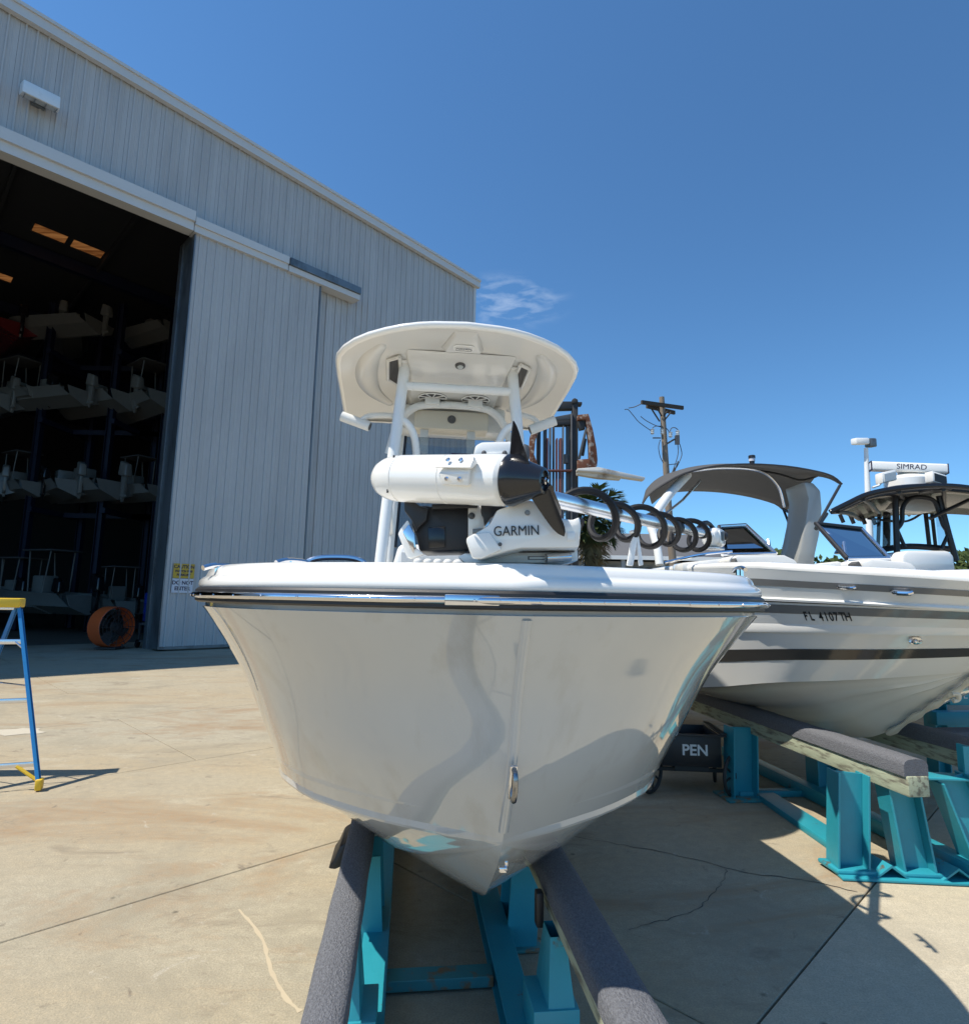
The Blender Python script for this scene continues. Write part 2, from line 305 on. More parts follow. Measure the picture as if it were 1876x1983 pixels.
part('rake_trim', m_trim, bld, lambda m: (beam(m, -25.2, ztop(-25.2)-.22, 12.75, ztop(12.75)-.22, .30, -.30, -.12), beam(m, -25.2, ztop(-25.2)+.06, 12.75, ztop(12.75)+.06, .10, -.33, -.06)))
part('door_header', m_trim, bld, lambda m: (beam(m, -25, 13.30, -.1, 13.30, .33, -.25, .22), beam(m, -25, 13.02, -.1, 13.02, .28, -.3, .12)))
part('track_cover', m_trim, bld, lambda m: (beam(m, -.08, 13.22, 3.1, 13.22, .26, -.25, .2), beam(m, -.08, 13.0, 3.1, 13.0, .22, -.3, .13)))
part('track_cover', m_galv, bld, lambda m: (beam(m, 3.12, 13.2, 6.05, 13.2, .26, -.25, .24),))
part('track_cover', m_trim, bld, lambda m: (beam(m, 3.12, 12.98, 6.05, 12.98, .21, -.3, .16),))
part('wall_base_trim', m_galv, bld, lambda m: beam(m, .3, 0, 12.5, 0, .10, -.34, -.30))
# sliding door leaf: sheets, steel edge channels
dl = part('door_leaf', m_wall, bld, lambda m: beam(m, .02, .14, 4.42, .14, 12.9, -.12, -.03))
for k in range(5):
    a, b = .02+k*.88, .02+(k+1)*.88
    part('door_sheet', m_wall, dl, lambda m: ribbed(m, a+.003, b-.003, lambda q: .13, lambda q: 13.05, 0))
part('edge_channel', m_galv, dl, lambda m: (beam(m, -.02, .06, .018, .06, 12.98, -.62, .035), beam(m, -.02, .06, .05, .06, 12.98, -.62, -.56)))
part('edge_channel', m_galv, dl, lambda m: beam(m, 4.425, .06, 4.47, .06, 12.98, -.3, .03))
part('bottom_channel', m_galv, dl, lambda m: beam(m, .02, .05, 4.42, .05, .085, -.15, .02))
part('door_jamb', m_galv, bld, lambda m: (beam(m, .02, 0, .32, 0, 13.2, -1.25, -.66), beam(m, -.03, 0, .015, 0, 13.1, -1.28, -1.0)))
part('side_wall', m_wall, bld, lambda m: m.prism([BW(12.5, 0, -.45), BW(12.56, 0, -.45), BW(12.56, 0, -46), BW(12.5, 0, -46)], (0, 0, ztop(12.5))))
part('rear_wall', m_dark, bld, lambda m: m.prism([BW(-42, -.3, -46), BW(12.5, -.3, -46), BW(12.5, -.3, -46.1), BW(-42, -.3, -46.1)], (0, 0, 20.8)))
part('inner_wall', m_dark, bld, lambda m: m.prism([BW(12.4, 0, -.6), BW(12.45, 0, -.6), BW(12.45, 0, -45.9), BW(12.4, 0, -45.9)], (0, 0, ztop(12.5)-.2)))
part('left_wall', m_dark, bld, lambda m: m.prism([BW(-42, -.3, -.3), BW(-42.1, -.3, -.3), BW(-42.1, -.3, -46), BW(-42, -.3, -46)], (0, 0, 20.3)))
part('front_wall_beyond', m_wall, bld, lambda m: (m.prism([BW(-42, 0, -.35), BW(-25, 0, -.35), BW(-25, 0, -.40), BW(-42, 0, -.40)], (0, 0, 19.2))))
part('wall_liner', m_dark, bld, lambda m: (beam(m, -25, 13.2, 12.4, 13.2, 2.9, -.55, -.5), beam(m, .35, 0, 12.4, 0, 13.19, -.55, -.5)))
# roof deck with skylight openings
def roofhit(x, y):
    d = ray(x, y); best = None
    lo_, hi_ = 1.0, 200.0
    for _ in range(60):
        t = (lo_+hi_)/2; p = CAM+d.normalized()*t; qq = (p-bP).dot(bu); (lo_, hi_) = (t, hi_) if p.z < ztop(qq)-.35 else (lo_, t)
    p = CAM+d.normalized()*lo_; return (p-bP).dot(bu), -(p-bP).dot(bn)
sky_c = [roofhit(95, 462), roofhit(168, 492), roofhit(-8, 541)]
holes = [(a-.62, a+.62, b-.42, b+.42) for a, b in sky_c]
qs = sorted(set([-42, 12.56]+[x for h in holes for x in h[:2]])); ds = sorted(set([.3, 46]+[x for h in holes for x in h[2:]]))
rm_ = MB()
for i in range(len(qs)-1):
    for j in range(len(ds)-1):
        a, b = (qs[i]+qs[i+1])/2, (ds[j]+ds[j+1])/2
        if any(h[0] < a < h[1] and h[2] < b < h[3] for h in holes): continue
        rm_.prism([BW(qs[i], ztop(qs[i])-.12, -ds[j]), BW(qs[i+1], ztop(qs[i+1])-.12, -ds[j]), BW(qs[i+1], ztop(qs[i+1])-.12, -ds[j+1]), BW(qs[i], ztop(qs[i])-.12, -ds[j+1])], (0, 0, .1))
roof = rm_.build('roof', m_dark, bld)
for h in holes:
    part('skylight', m_skyl, roof, lambda m: m.add([BW(h[0], ztop(h[0])-.08, -h[2]), BW(h[1], ztop(h[1])-.08, -h[2]), BW(h[1], ztop(h[1])-.08, -h[3]), BW(h[0], ztop(h[0])-.08, -h[3])], [(0,1,2,3)]))
for k in range(5):
    d = 5.2+8*k
    part('rafter', m_rafter, bld, lambda m: beam(m, -41.5, ztop(-41.5)-.85, 12.3, ztop(12.3)-.75, .55, -d-.3, -d))
for k in range(11):
    q = -32+4.0*k
    part('purlin', m_dark, bld, lambda m: m.box(BW(q, ztop(q)-.28, -23), (.12, 45, .25), (bu, -bn, V((0,0,1)))))
# wall flood light
lp = BW(-4.27, 14.98, -.3)
lt = thing('wall_floodlight', 'white flood light with wire guard on upper wall of storage building', 'light', lp)
def bx(m, c, s): m.box(c, s, (bu, bn, V((0,0,1))))
def wedge(m):
    a = [(-.45,.0,.0),(.45,.0,.0),(.42,.50,-.18),(-.42,.50,-.18),(-.45,.0,.36),(.45,.0,.36),(.42,.38,.26),(-.42,.38,.26)]
    m.add([lp+bu*x+bn*(y+.1)+V((0,0,z)) for x, y, z in a], [(0,1,2,3),(4,5,6,7),(0,1,5,4),(1,2,6,5),(2,3,7,6),(3,0,4,7)])
part('housing', m_whitem, lt, wedge, bevel=.03)
part('lens', m_lens, lt, lambda m: m.add([lp+bu*x+bn*(y+.1)+V((0,0,z)) for x, y, z in ((-.36,.06,-.03),(.36,.06,-.03),(.34,.44,-.165),(-.34,.44,-.165))], [(0,1,2,3)]), solid=.02)
gd = MB()
for k in range(4): gd.tube([lp+bu*(-.36+.24*k)+bn*.14+V((0,0,-.05)), lp+bu*(-.36+.24*k)+bn*.58+V((0,0,-.21))], .010, 6)
gd.build('wire_guard', m_galv, lt)
part('bracket', m_galv, lt, lambda m: bx(m, lp+bn*.04+V((0,0,.1)), (.3, .12, .3)))
# text meshes
def text(name, body, size, o, xd, yd, mt, parent, ext=.0012, al='CENTER', sx=1.0, bold=0):
    cu = bpy.data.curves.new(name, 'FONT'); cu.body = body; cu.size = size; cu.align_x = al; cu.align_y = 'CENTER'; cu.extrude = ext; cu.offset = bold
    t = bpy.data.objects.new('tmp', cu); COL.objects.link(t); me = bpy.data.meshes.new_from_object(t.evaluated_get(bpy.context.evaluated_depsgraph_get())); bpy.data.objects.remove(t)
    xd = V(xd).normalized(); yd = (V(yd)-xd*V(yd).dot(xd)).normalized(); zd = xd.cross(yd); o_ = ORG.get(parent.name, V((0,0,0))); oo = V(o)-o_
    for v in me.vertices: c = v.co.copy(); v.co = oo+xd*c.x*sx+yd*c.y+zd*c.z
    me.name = name; me.materials.clear(); me.materials.append(mt); ob = bpy.data.objects.new(name, me); COL.objects.link(ob); ob.parent = parent; ORG[ob.name] = o_; return ob
Z = V((0,0,1))
def sign(label, name, qc, zc, w, h, mt, lines):
    t = thing(name, label, 'sign', BW(qc, zc, .035))
    part('plate', mt, t, lambda m: m.box(BW(qc, zc, .045), (w, .006, h), (bu, bn, Z)), bevel=.0025, seg=1)
    for s, z, tx in lines: text('lettering', tx, s, BW(qc, zc+z, .0495), bu, Z, m_ink, t, .001, sx=.95, bold=.005)
sg = BW(.52, 0)
sign('yellow CAUTION sign on grey door leaf, above the white sign', 'caution_sign', .52, 2.34, .60, .43, m_signy, [(.135,.12,'CAUTION'),(.09,-.01,'WATCH FOR'),(.095,-.12,'FORKLIFT')])
sign('white DO NOT ENTER sign under the yellow sign on door leaf', 'do_not_enter_sign', .51, 1.90, .60, .42, m_signw, [(.155,.085,'DO NOT'),(.155,-.085,'ENTER')])
# ------------------------------------------------------------------ main boat on bunks
be = V((-.118, .993, 0)).normalized(); bl = V((be.y, -be.x, 0)); bB = V((.127, 1.75, 0))
def W1(s, w, z): return bB + be*s + bl*w + V((0, 0, z))
class Hull:
    def __init__(h, W, SW, SZ, CW, CZ, ST, KZ, L, zt, zs, fl=(.55, .45, 2.2)):
        h.W = W; h.sw, h.sz, h.cw, h.cz, h.kz = map(pc, (SW, SZ, CW, CZ, KZ)); h.st = pc(ST); h.L = L; h.z0 = zt; h.z1 = zs; h.fl = fl
        h.D = [0, .01, .025, .045, .07, .1, .14, .19, .25, .32, .4, .5, .6, .72, .85, 1, 1.2, 1.45, 1.8, 2.3, 3, 4, 5, L]
    def top(h, d, v):
        zc, zs = h.cz(d), h.sz(d); s0 = h.st(h.z0+(h.z1-h.z0)*v); a, b, p = h.fl
        wc, ws = h.cw(d), h.sw(d); return s0+d, wc+(ws-wc)*(a*v+b*v**p), zc+(zs-zc)*v
    def P(h, d, v, side, off=0):
        s, w, z = h.top(d, v); p = h.W(s, side*w, z)
        if off:
            d2 = max(d, .03); q = [h.W(*(lambda t: (t[0], side*t[1], t[2]))(h.top(*x))) for x in ((d2+.03, v), (d2-.03, v), (d2, min(v+.04, 1)), (d2, max(v-.04, 0)))]
            n = (q[0]-q[1]).cross(q[2]-q[3]).normalized(); n = n if n.dot(h.W(0, side, 0)-h.W(0, 0, 0)) > 0 else -n
            p = p+n*off
        return p
    def skin(h, m, v0=0, v1=1, nv=16, off=0, d0=0, d1=99, sides=(-1, 1)):
        D = [d for d in h.D if d0 <= d <= d1]
        for sd in sides: m.rings([[h.P(d, v0+(v1-v0)*k/nv, sd, off) for k in range(nv+1)] for d in D], False, False)
    def bottom(h, m, nb=14, chine=.055, strake=()):
        for sd in (-1, 1):
            rows = []
            for d in h.D:
                s, wc, zc = h.top(d, 0); k = min(1, d/.25); ci = chine*k; zk = h.kz(s); wi = max(wc-ci, 0); row = [h.W(s, sd*wc, zc), h.W(s, sd*wi, zc-.012*k)]
                for j in range(1, nb+1):
                    t = j/nb; z = zc-.012*k+(zk-zc+.012*k)*(t**.92); 
                    for c in strake:
                        if abs(t-c) < .5/nb: z -= .009*k
                    row.append(h.W(s, sd*wi*(1-t), z))
                rows.append(row)
            m.rings(rows, False, False)
    def path(h, v=1, dmax=99):                       # the sheer from port stern round the bow to starboard stern
        D = [d for d in h.D if d <= dmax]
        out = []
        for sd, ds in ((-1, D[::-1]), (1, D[1:])):
            for d in ds: s, w, z = h.top(d, v); out.append((s, sd*w, z))
        return out
    def sweep(h, m, prof, closed=True, dmax=99, v=1):
        p = h.path(v, dmax); rings = []; n = len(p)
        for i in range(n):
            a, b = p[max(i-1, 0)], p[min(i+1, n-1)]; t = V((b[0]-a[0], b[1]-a[1], 0)).normalized(); nn = V((-t.y, t.x, 0))
            if nn.dot(V((p[i][0]-2.2, p[i][1], 0))) < 0: nn = -nn
            rings.append([h.W(p[i][0]+nn.x*o, p[i][1]+nn.y*o, p[i][2]+z) for o, z in prof])
        m.rings(rings, closed, closed)
SW = [(0,0),(.02,.085),(.05,.195),(.09,.32),(.15,.49),(.3,.79),(.5,.985),(.7,1.092),(1,1.185),(1.5,1.25),(2.5,1.275),(7,1.25)]
SZ = [(0,1.652),(1,1.652),(2.5,1.61),(5,1.48),(7,1.42)]
CW = [(0,0),(.06,.11),(.15,.25),(.3,.46),(.6,.74),(1,.90),(1.5,.965),(2.5,.985),(6.5,.98)]
CZ = [(0,.90),(.15,.90),(.3,.90),(.6,.90),(1,.87),(1.6,.80),(3,.70),(6.5,.62)]
ST = [(.90,.405),(1.0,.34),(1.16,.243),(1.407,.15),(1.655,0)]
KZ = [(.405,.90),(.43,.868),(.666,.671),(.85,.545),(1.05,.47),(1.4,.42),(7,.40)]
H1 = Hull(W1, SW, SZ, CW, CZ, ST, KZ, 6.5, .90, 1.652)
boat = thing('center_console_boat', 'pale grey center console boat with white hardtop, bow toward viewer', 'boat', W1(3, 0, 0))
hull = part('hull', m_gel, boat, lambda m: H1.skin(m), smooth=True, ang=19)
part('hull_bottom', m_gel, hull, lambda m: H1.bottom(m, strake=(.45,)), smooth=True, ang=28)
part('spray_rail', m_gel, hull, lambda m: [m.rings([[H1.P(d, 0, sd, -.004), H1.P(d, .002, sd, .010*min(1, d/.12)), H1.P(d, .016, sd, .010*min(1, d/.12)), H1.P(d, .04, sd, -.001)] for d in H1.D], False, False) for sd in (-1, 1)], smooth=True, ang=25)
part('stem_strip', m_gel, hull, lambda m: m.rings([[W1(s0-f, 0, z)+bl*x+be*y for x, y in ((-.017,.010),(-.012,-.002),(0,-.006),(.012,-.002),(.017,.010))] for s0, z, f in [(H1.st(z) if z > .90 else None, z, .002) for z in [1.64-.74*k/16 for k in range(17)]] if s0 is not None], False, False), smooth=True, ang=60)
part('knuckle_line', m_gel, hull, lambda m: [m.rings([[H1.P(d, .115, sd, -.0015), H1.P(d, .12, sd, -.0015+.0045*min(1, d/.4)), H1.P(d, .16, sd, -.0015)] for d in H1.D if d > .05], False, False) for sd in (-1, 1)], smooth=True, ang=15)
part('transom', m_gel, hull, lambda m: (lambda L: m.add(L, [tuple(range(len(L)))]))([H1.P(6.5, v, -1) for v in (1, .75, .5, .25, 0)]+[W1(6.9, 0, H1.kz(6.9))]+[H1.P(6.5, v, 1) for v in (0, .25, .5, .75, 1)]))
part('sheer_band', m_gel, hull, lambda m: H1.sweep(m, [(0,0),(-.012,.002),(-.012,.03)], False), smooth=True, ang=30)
rail = part('rub_rail', m_black, boat, lambda m: H1.sweep(m, [(-.02,.016),(.018,.016),(.026,.022),(.026,.062),(.018,.070),(-.02,.070)]), smooth=True, ang=40)
part('steel_insert', m_ss, rail, lambda m: H1.sweep(m, [(.02,.031),(.034,.031),(.040,.035),(.043,.042),(.040,.049),(.034,.053),(.02,.053)]), smooth=True, ang=50)
sp = H1.path()
for i in range(2, len(sp)-2):
    a, b = V(sp[i]), V(sp[i+1]); k = max(1, int((b-a).length/.16))
    if a.x > 1.6: continue
    for j in range(k):
        p = a.lerp(b, (j+.5)/k); t = (b-a).normalized(); nn = V((-t.y, t.x, 0)); nn = nn if nn.dot(V((p.x-2.2, p.y, 0))) > 0 else -nn
        c = W1(p.x+nn.x*.042, p.y+nn.y*.042, p.z+.042); dv = bl*nn.y+be*nn.x
        part('rail_screw', m_ss, rail, lambda m: m.lathe(c, dv, [(0, .0045), (.0025, .004), (.0035, .001)], 8))
nnp = W1(-.043, -.12, 1.694)
part('joint_plate', m_ss, rail, lambda m: m.box(W1(.0, -.155, 1.694), (.16, .012, .030), (bl, be, Z)), bevel=.004)
part('gunwale_cap', m_white, boat, lambda m: H1.sweep(m, [(.0,.066),(.012,.068),(.017,.080),(.014,.098),(.003,.108),(-.006,.112),(-.010,.120),(-.016,.136),(-.034,.149),(-.075,.153),(-.13,.150),(-.26,.142)], False), smooth=True, ang=60)
# foredeck and cockpit liner
def inset(o, z, dmax=99):
    p = H1.path(1, dmax); r = []
    for i in range(len(p)):
        a, b = p[max(i-1, 0)], p[min(i+1, len(p)-1)]; t = V((b[0]-a[0], b[1]-a[1], 0)).normalized(); nn = V((-t.y, t.x, 0))
        if nn.dot(V((p[i][0]-2.2, p[i][1], 0))) < 0: nn = -nn
        r.append((p[i][0]+nn.x*o, p[i][1]+nn.y*o, p[i][2]+z))
    return r
def deck(m):
    p = [q for q in inset(-.25, .142) if q[0] > .12]; n = len(p)//2; L = sorted([q for q in p if q[1] < 0], key=lambda q: q[0]); R = sorted([q for q in p if q[1] > 0], key=lambda q: q[0])
    k = min(len(L), len(R)); rows = []
    for i in range(k):
        if L[i][0] > 1.75: break
        rows.append([W1(L[i][0], L[i][1]+(R[i][1]-L[i][1])*t, L[i][2]+.012*math.sin(math.pi*t)) for t in (0, .25, .5, .75, 1)])
    m.rings(rows, False, False)
part('foredeck', m_white, boat, deck, smooth=True)
def liner(m):
    for sd in (-1, 1):
        p = sorted([q for q in inset(-.255, .140) if q[1]*sd > 0 and q[0] > 1.0], key=lambda q: q[0])
        m.rings([[W1(q[0], q[1], q[2]), W1(q[0], q[1]-sd*.08, 1.2), W1(q[0], q[1]-sd*.24, 1.0), W1(q[0], 0, 1.0)] for q in p], False, False)
part('cockpit_liner', m_white, boat, liner)
part('deck_bulkhead', m_white, boat, lambda m: m.prism([W1(1.74, -.85, 1.78), W1(1.74, .85, 1.78), W1(1.74, .7, 1.1), W1(1.74, -.7, 1.1)], be*.03))
# deck hardware along the port gunwale
def deckpt(px, py): return at(px, py, 2.35)
def cleat(m, c, ax):
    m.tube(spline([c-ax*.09+Z*.03, c-ax*.04+Z*.042, c+ax*.04+Z*.042, c+ax*.09+Z*.03], 4), .010, 8)
    for k in (-.03, .03): m.tube([c+ax*k, c+ax*k+Z*.04], .010, 8)
for px, py, Y in ((435,1112,2.25), (571,1102,2.3)):
    part('cleat', m_ss, boat, lambda m: cleat(m, at(px, py, Y)-Z*.012, bl*.6+be*.8))
gc = at(650, 1098, 2.75)
part('grab_rail', m_ss, boat, lambda m: m.tube(spline([gc-bl*.13, gc-bl*.12+Z*.022, gc-bl*.06+Z*.04, gc+bl*.06+Z*.042, gc+bl*.12+Z*.024, gc+bl*.13], 5), .013, 10))
part('hatch_lid', m_blackg, boat, lambda m: m.lathe(gc-Z*.03, Z, [(0,.13),(.03,.13),(.045,.11),(.05,.02)], 24), smooth=True)
part('cleat', m_ss, boat, lambda m: cleat(m, at(1432, 1112, 3.05)-Z*.012, bl*.2+be*.95))
# bow eye and lower stem fitting
ey = W1(.222, 0, 1.15); fwd = (-be*.85-Z*.25).normalized(); stv = V((0, 0, 1))*.93 - be*.3
eye = part('bow_eye', m_steelb, boat, lambda m: m.tube(spline([ey+stv*.045, ey+stv*.045+fwd*.035, ey+stv*.02+fwd*.05, ey-stv*.02+fwd*.05, ey-stv*.045+fwd*.035, ey-stv*.045], 5), .009, 8), smooth=True)
part('eye_plate', m_ss, eye, lambda m: m.box(ey+fwd*.008, (.024, .012, .115), (bl, fwd, stv)), bevel=.005)
sf = W1(.475, .012, .80)
part('stem_fitting', m_ss, boat, lambda m: (m.box(sf-be*.012, (.028, .022, .018), (bl, -be, Z)), m.box(sf+bl*.012+Z*.012-be*.006, (.012, .014, .026), (bl, -be, Z))), bevel=.004)
# console
con = part('console', m_white, boat, lambda m: m.prism([W1(2.75, w, z) for w, z in ((-.46,1.0),(.46,1.0),(.46,1.92),(.42,2.08),(-.42,2.08),(-.46,1.92))], be*1.0), bevel=.04, seg=3)
part('console_door', m_cush, con, lambda m: m.prism([W1(2.742, w, z) for w, z in ((-.40,1.75),(.40,1.75),(.40,2.02),(-.40,2.02))], be*.006), bevel=.002, seg=1)
part('front_seat', m_white, boat, lambda m: m.prism([W1(2.25, w, z) for w, z in ((-.44,1.0),(.44,1.0),(.44,1.55),(-.44,1.55))], be*.48), bevel=.03)
for k in range(9):
    part('cushion_pleat', m_cush, con, lambda m: m.box(W1(2.66, -.28+k*.07, 1.80), (.064, .12, .34), (bl, be, Z)), bevel=.025, seg=3)
part('coaming', m_white, boat, lambda m: m.box(W1(1.9, -.72, 1.73), (.10, .7, .12), (bl, be, Z)), bevel=.03)
# windshield with black side trim and a sticker
wsb, wst = 2.84, 3.06
ws = part('windshield', m_glass, con, lambda m: m.prism([W1(wsb, -.44, 2.06), W1(wsb, .44, 2.06), W1(wst, .40, 2.96), W1(wst, -.40, 2.96)], be*.008))
for sd in (-1, 1): part('windshield_trim', m_black, con, lambda m: m.tube([W1(wsb, sd*.445, 2.06), W1(wst, sd*.405, 2.96)], .011, 8))
stc = W1(3.0, .03, 2.80); sty = (W1(wst, 0, 2.96)-W1(wsb, 0, 2.06)).normalized()
part('sticker', m_ink, con, lambda m: (m.box(stc, (.15, .002, .062), (bl, sty.cross(bl), sty))))
part('sticker_print', m_paintw, con, lambda m: [m.box(stc-be*.003+sty*z, (.13, .002, .006), (bl, sty.cross(bl), sty)) for z in (.012, -.012, -.002)])
# hardtop
HT = 3.55
OUT = pc([(2.28,0.0),(2.30,.24),(2.34,.40),(2.42,.57),(2.55,.75),(2.72,.885),(2.9,.955),(3.2,.985),(3.9,1.02),(4.5,1.05),(4.62,1.03)])
hs = [2.281,2.285,2.3,2.32,2.36,2.42,2.5,2.6,2.72,2.85,3.0,3.3,3.7,4.1,4.45,4.6]
def crown(w): return -.05*(w/1.0)**2
def shell(m, ins, z, flip=False):
    rows = []
    for s in hs:
        wv = max(OUT(s)-ins, .01); s2 = 3.4+(s-3.4)*(1-ins/1.15); rows.append([W1(s2, wv*k/10, HT+z+crown(wv*k/10)) for k in range(-10, 11)])
    m.rings(rows, False, False); return rows
def edge_loop(ins, z):
    L = []
    for s in hs: wv = max(OUT(s)-ins, .01); s2 = 3.4+(s-3.4)*(1-ins/1.15); L.append((s2, wv))
    pts = [W1(s, w, HT+z+crown(w)) for s, w in L] + [W1(s, -w, HT+z+crown(w)) for s, w in L[::-1]]
    return pts
def rim(m):
    m.rings([edge_loop(i, z) for i, z in ((.035, .0), (.012, -.004), (.0, .008), (-.004, .022), (.004, .038), (.03, .052), (.10, .06))], False)
ht = part('hardtop', m_white, boat, rim, smooth=True, ang=60)
part('top_skin', m_white, ht, lambda m: shell(m, .10, .06), smooth=True)
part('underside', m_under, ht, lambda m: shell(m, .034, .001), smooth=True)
def under(s, w, dz=0): return W1(s, w, HT+crown(w)+dz)
# curved side ridges, centre pod, fairing, name plate
for sd in (-1, 1):
    def ridge(m):
        P = spline([under(2.62, sd*.60), under(2.9, sd*.74), under(3.3, sd*.80), under(3.7, sd*.76), under(4.1, sd*.58)], 6)
        m.rings([[p-bl*sd*.14*f+Z*.004, p-bl*sd*.10*f-Z*.030*f, p-bl*sd*.03*f-Z*.040*f, p+bl*sd*.02*f-Z*.024*f, p+bl*sd*.05*f+Z*.004] for p, f in zip(P, [math.sin(math.pi*min(1, max(0, k/(len(P)-1))))**.45 for k in range(len(P))])], False, False)
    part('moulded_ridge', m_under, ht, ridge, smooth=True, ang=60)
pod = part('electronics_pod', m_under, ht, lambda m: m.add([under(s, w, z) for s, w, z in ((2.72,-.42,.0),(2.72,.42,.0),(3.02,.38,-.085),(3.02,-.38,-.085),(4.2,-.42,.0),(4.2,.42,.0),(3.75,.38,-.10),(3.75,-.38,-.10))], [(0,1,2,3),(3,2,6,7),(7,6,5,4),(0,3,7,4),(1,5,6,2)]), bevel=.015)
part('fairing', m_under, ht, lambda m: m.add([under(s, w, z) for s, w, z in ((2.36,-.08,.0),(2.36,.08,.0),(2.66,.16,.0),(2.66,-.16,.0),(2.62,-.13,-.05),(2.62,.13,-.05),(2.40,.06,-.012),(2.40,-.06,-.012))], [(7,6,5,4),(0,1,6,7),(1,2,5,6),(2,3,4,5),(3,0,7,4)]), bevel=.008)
pl = under(2.545, 0, -.046); py_ = (-be+Z*.13).normalized(); npl = bl.cross(py_)
plate = part('name_plate', m_white, ht, lambda m: m.prism([pl+bl*(math.copysign(.045, math.cos(a))+.035*math.cos(a))+py_*.038*math.sin(a) for a in [k*math.pi/12+.01 for k in range(24)]], -npl*.008), bevel=.002, seg=1)
pn = -npl if npl.z > 0 else npl
text('lettering', 'NAVAN', .028, pl+pn*.0095+py_*.006, bl, py_, m_iron, plate, .0008, sx=1.15)
part('plate_line', m_iron, plate, lambda m: m.tube(spline([pl+pn*.010+bl*x+py_*y for x, y in ((-.06,.004),(-.052,-.016),(-.01,-.018),(0,-.012),(.01,-.018),(.052,-.016),(.06,.004))], 4), .0015, 5))
pf = (under(3.02, 0, -.085)-under(2.72, 0, 0)).normalized(); pfn = bl.cross(pf); pfn = pfn if pfn.z < 0 else -pfn
lc = under(2.87, 0, -.046)
lamp = part('spot_light', m_steelg, ht, lambda m: m.lathe(lc, pfn, [(0,.042),(.012,.040),(.02,.032)], 20), smooth=True)
part('lens', m_lens, lamp, lambda m: m.lathe(lc+pfn*.015, pfn, [(0,.028),(.012,.02),(.016,.001)], 16), smooth=True)
for sd in (-1, 1):
    sc_ = under(3.52, sd*.19, -.095)
    spk = part('speaker', m_black, ht, lambda m: m.lathe(sc_, -Z, [(0,.125),(.006,.125),(.010,.117)], 28))
    def grille(m):
        for k in range(9):
            a = 2*math.pi*k/9; d = bl*math.cos(a)+be*math.sin(a); m.tube([sc_-Z*.012+d*.03, sc_-Z*.016+d*.118], .006, 6)
        m.tube([sc_-Z*.012+(bl*math.cos(a)+be*math.sin(a))*.122 for a in [2*math.pi*k/28 for k in range(29)]], .006, 6)
        m.tube([sc_-Z*.014+(bl*math.cos(a)*1.3+be*math.sin(a)*.5)*.03 for a in [2*math.pi*k/16 for k in range(17)]], .004, 6)
    part('grille', m_whitem, spk, grille, smooth=True)
    # recessed side screens beside the frame top
    part('side_opening', m_black, ht, lambda m: m.add([under(2.84, sd*.485, -.02), under(2.92, sd*.545, -.012), under(3.32, sd*.56, -.012), under(3.36, sd*.47, -.06)], [(0,1,2,3)]), solid=.01)
    part('opening_frame', m_under, ht, lambda m: m.tube([under(2.82, sd*.47, -.02), under(2.91, sd*.56, -.012), under(3.35, sd*.575, -.012), under(3.40, sd*.46, -.06), under(2.82, sd*.47, -.02)], .016, 6), smooth=True)
# pipework
pipe = []
def pipes(pts, r=.038, k=6, nm='frame_pipe'): return part(nm, m_whitem, boat, lambda m: m.tube(spline(pts, k), r, 14), smooth=True)
TL = {}
for sd in (-1, 1):
    top_ = under(2.98, sd*.43, -.01); foot = W1(2.70, sd*.60, 1.0); TL[sd] = (top_, foot)
    pipes([top_, top_.lerp(foot, .05), top_.lerp(foot, .5)+bl*sd*.012, foot], .044, 5, 'frame_leg')
    part('leg_flange', m_whitem, boat, lambda m: m.box(top_+Z*.0, (.16, .14, .02), (bl, be, Z)), bevel=.006)
    r_top = under(4.0, sd*.45, -.01); r_foot = W1(3.75, sd*.58, 1.0)
    pipes([r_top, r_top.lerp(r_foot, .5), r_foot], .04, 4, 'frame_leg')
    a0 = top_.lerp(foot, .185)
    pipes([a0, a0-bl*sd*.07-Z*.03+be*.03, a0-bl*sd*.13-Z*.14+be*.06, a0-bl*sd*.155-Z*.38+be*.1, W1(3.0, sd*.30, 2.5), W1(2.98, sd*.29, 2.08)], .030, 5)
    pipes([top_.lerp(foot, .45), r_top.lerp(r_foot, .5)], .026, 2)
c0 = [TL[s][0].lerp(TL[s][1], .075) for s in (-1, 1)]
pipes([c0[0], c0[0].lerp(c0[1], .5), c0[1]], .034, 3, 'cross_pipe')
pipes([W1(3.66, -.56, 2.95), W1(3.62, -.49, 3.20), W1(3.58, -.37, 3.345), W1(3.56, -.2, 3.39), W1(3.56, .2, 3.39), W1(3.58, .37, 3.345), W1(3.62, .49, 3.20), W1(3.66, .56, 2.95)], .034, 6, 'arch_pipe')
for sd in (-1, 1):
    part('pipe_bracket', m_whitem, boat, lambda m: m.box(W1(3.52, sd*.19, 3.415), (.13, .03, .07), (bl, be, Z)), bevel=.008)
    part('hanger_plate', m_under, boat, lambda m: m.box(W1(3.66, sd*.21-.04, 3.10), (.075, .02, .26), (bl, be, Z)), bevel=.006)
ebox = part('overhead_box', m_beige, boat, lambda m: m.box(W1(3.72, -.01, 3.275), (.66, .22, .17), (bl, be, Z)), bevel=.012)
part('box_latch', m_steelg, ebox, lambda m: m.lathe(W1(3.605, -.01, 3.28), -be, [(0,.038),(.008,.036),(.012,.018),(.02,.016)], 18), smooth=True)
part('overhead_flange', m_under, boat, lambda m: m.box(W1(3.86, -.01, 3.32), (1.0, .3, .24), (bl, be, Z)), bevel=.03)
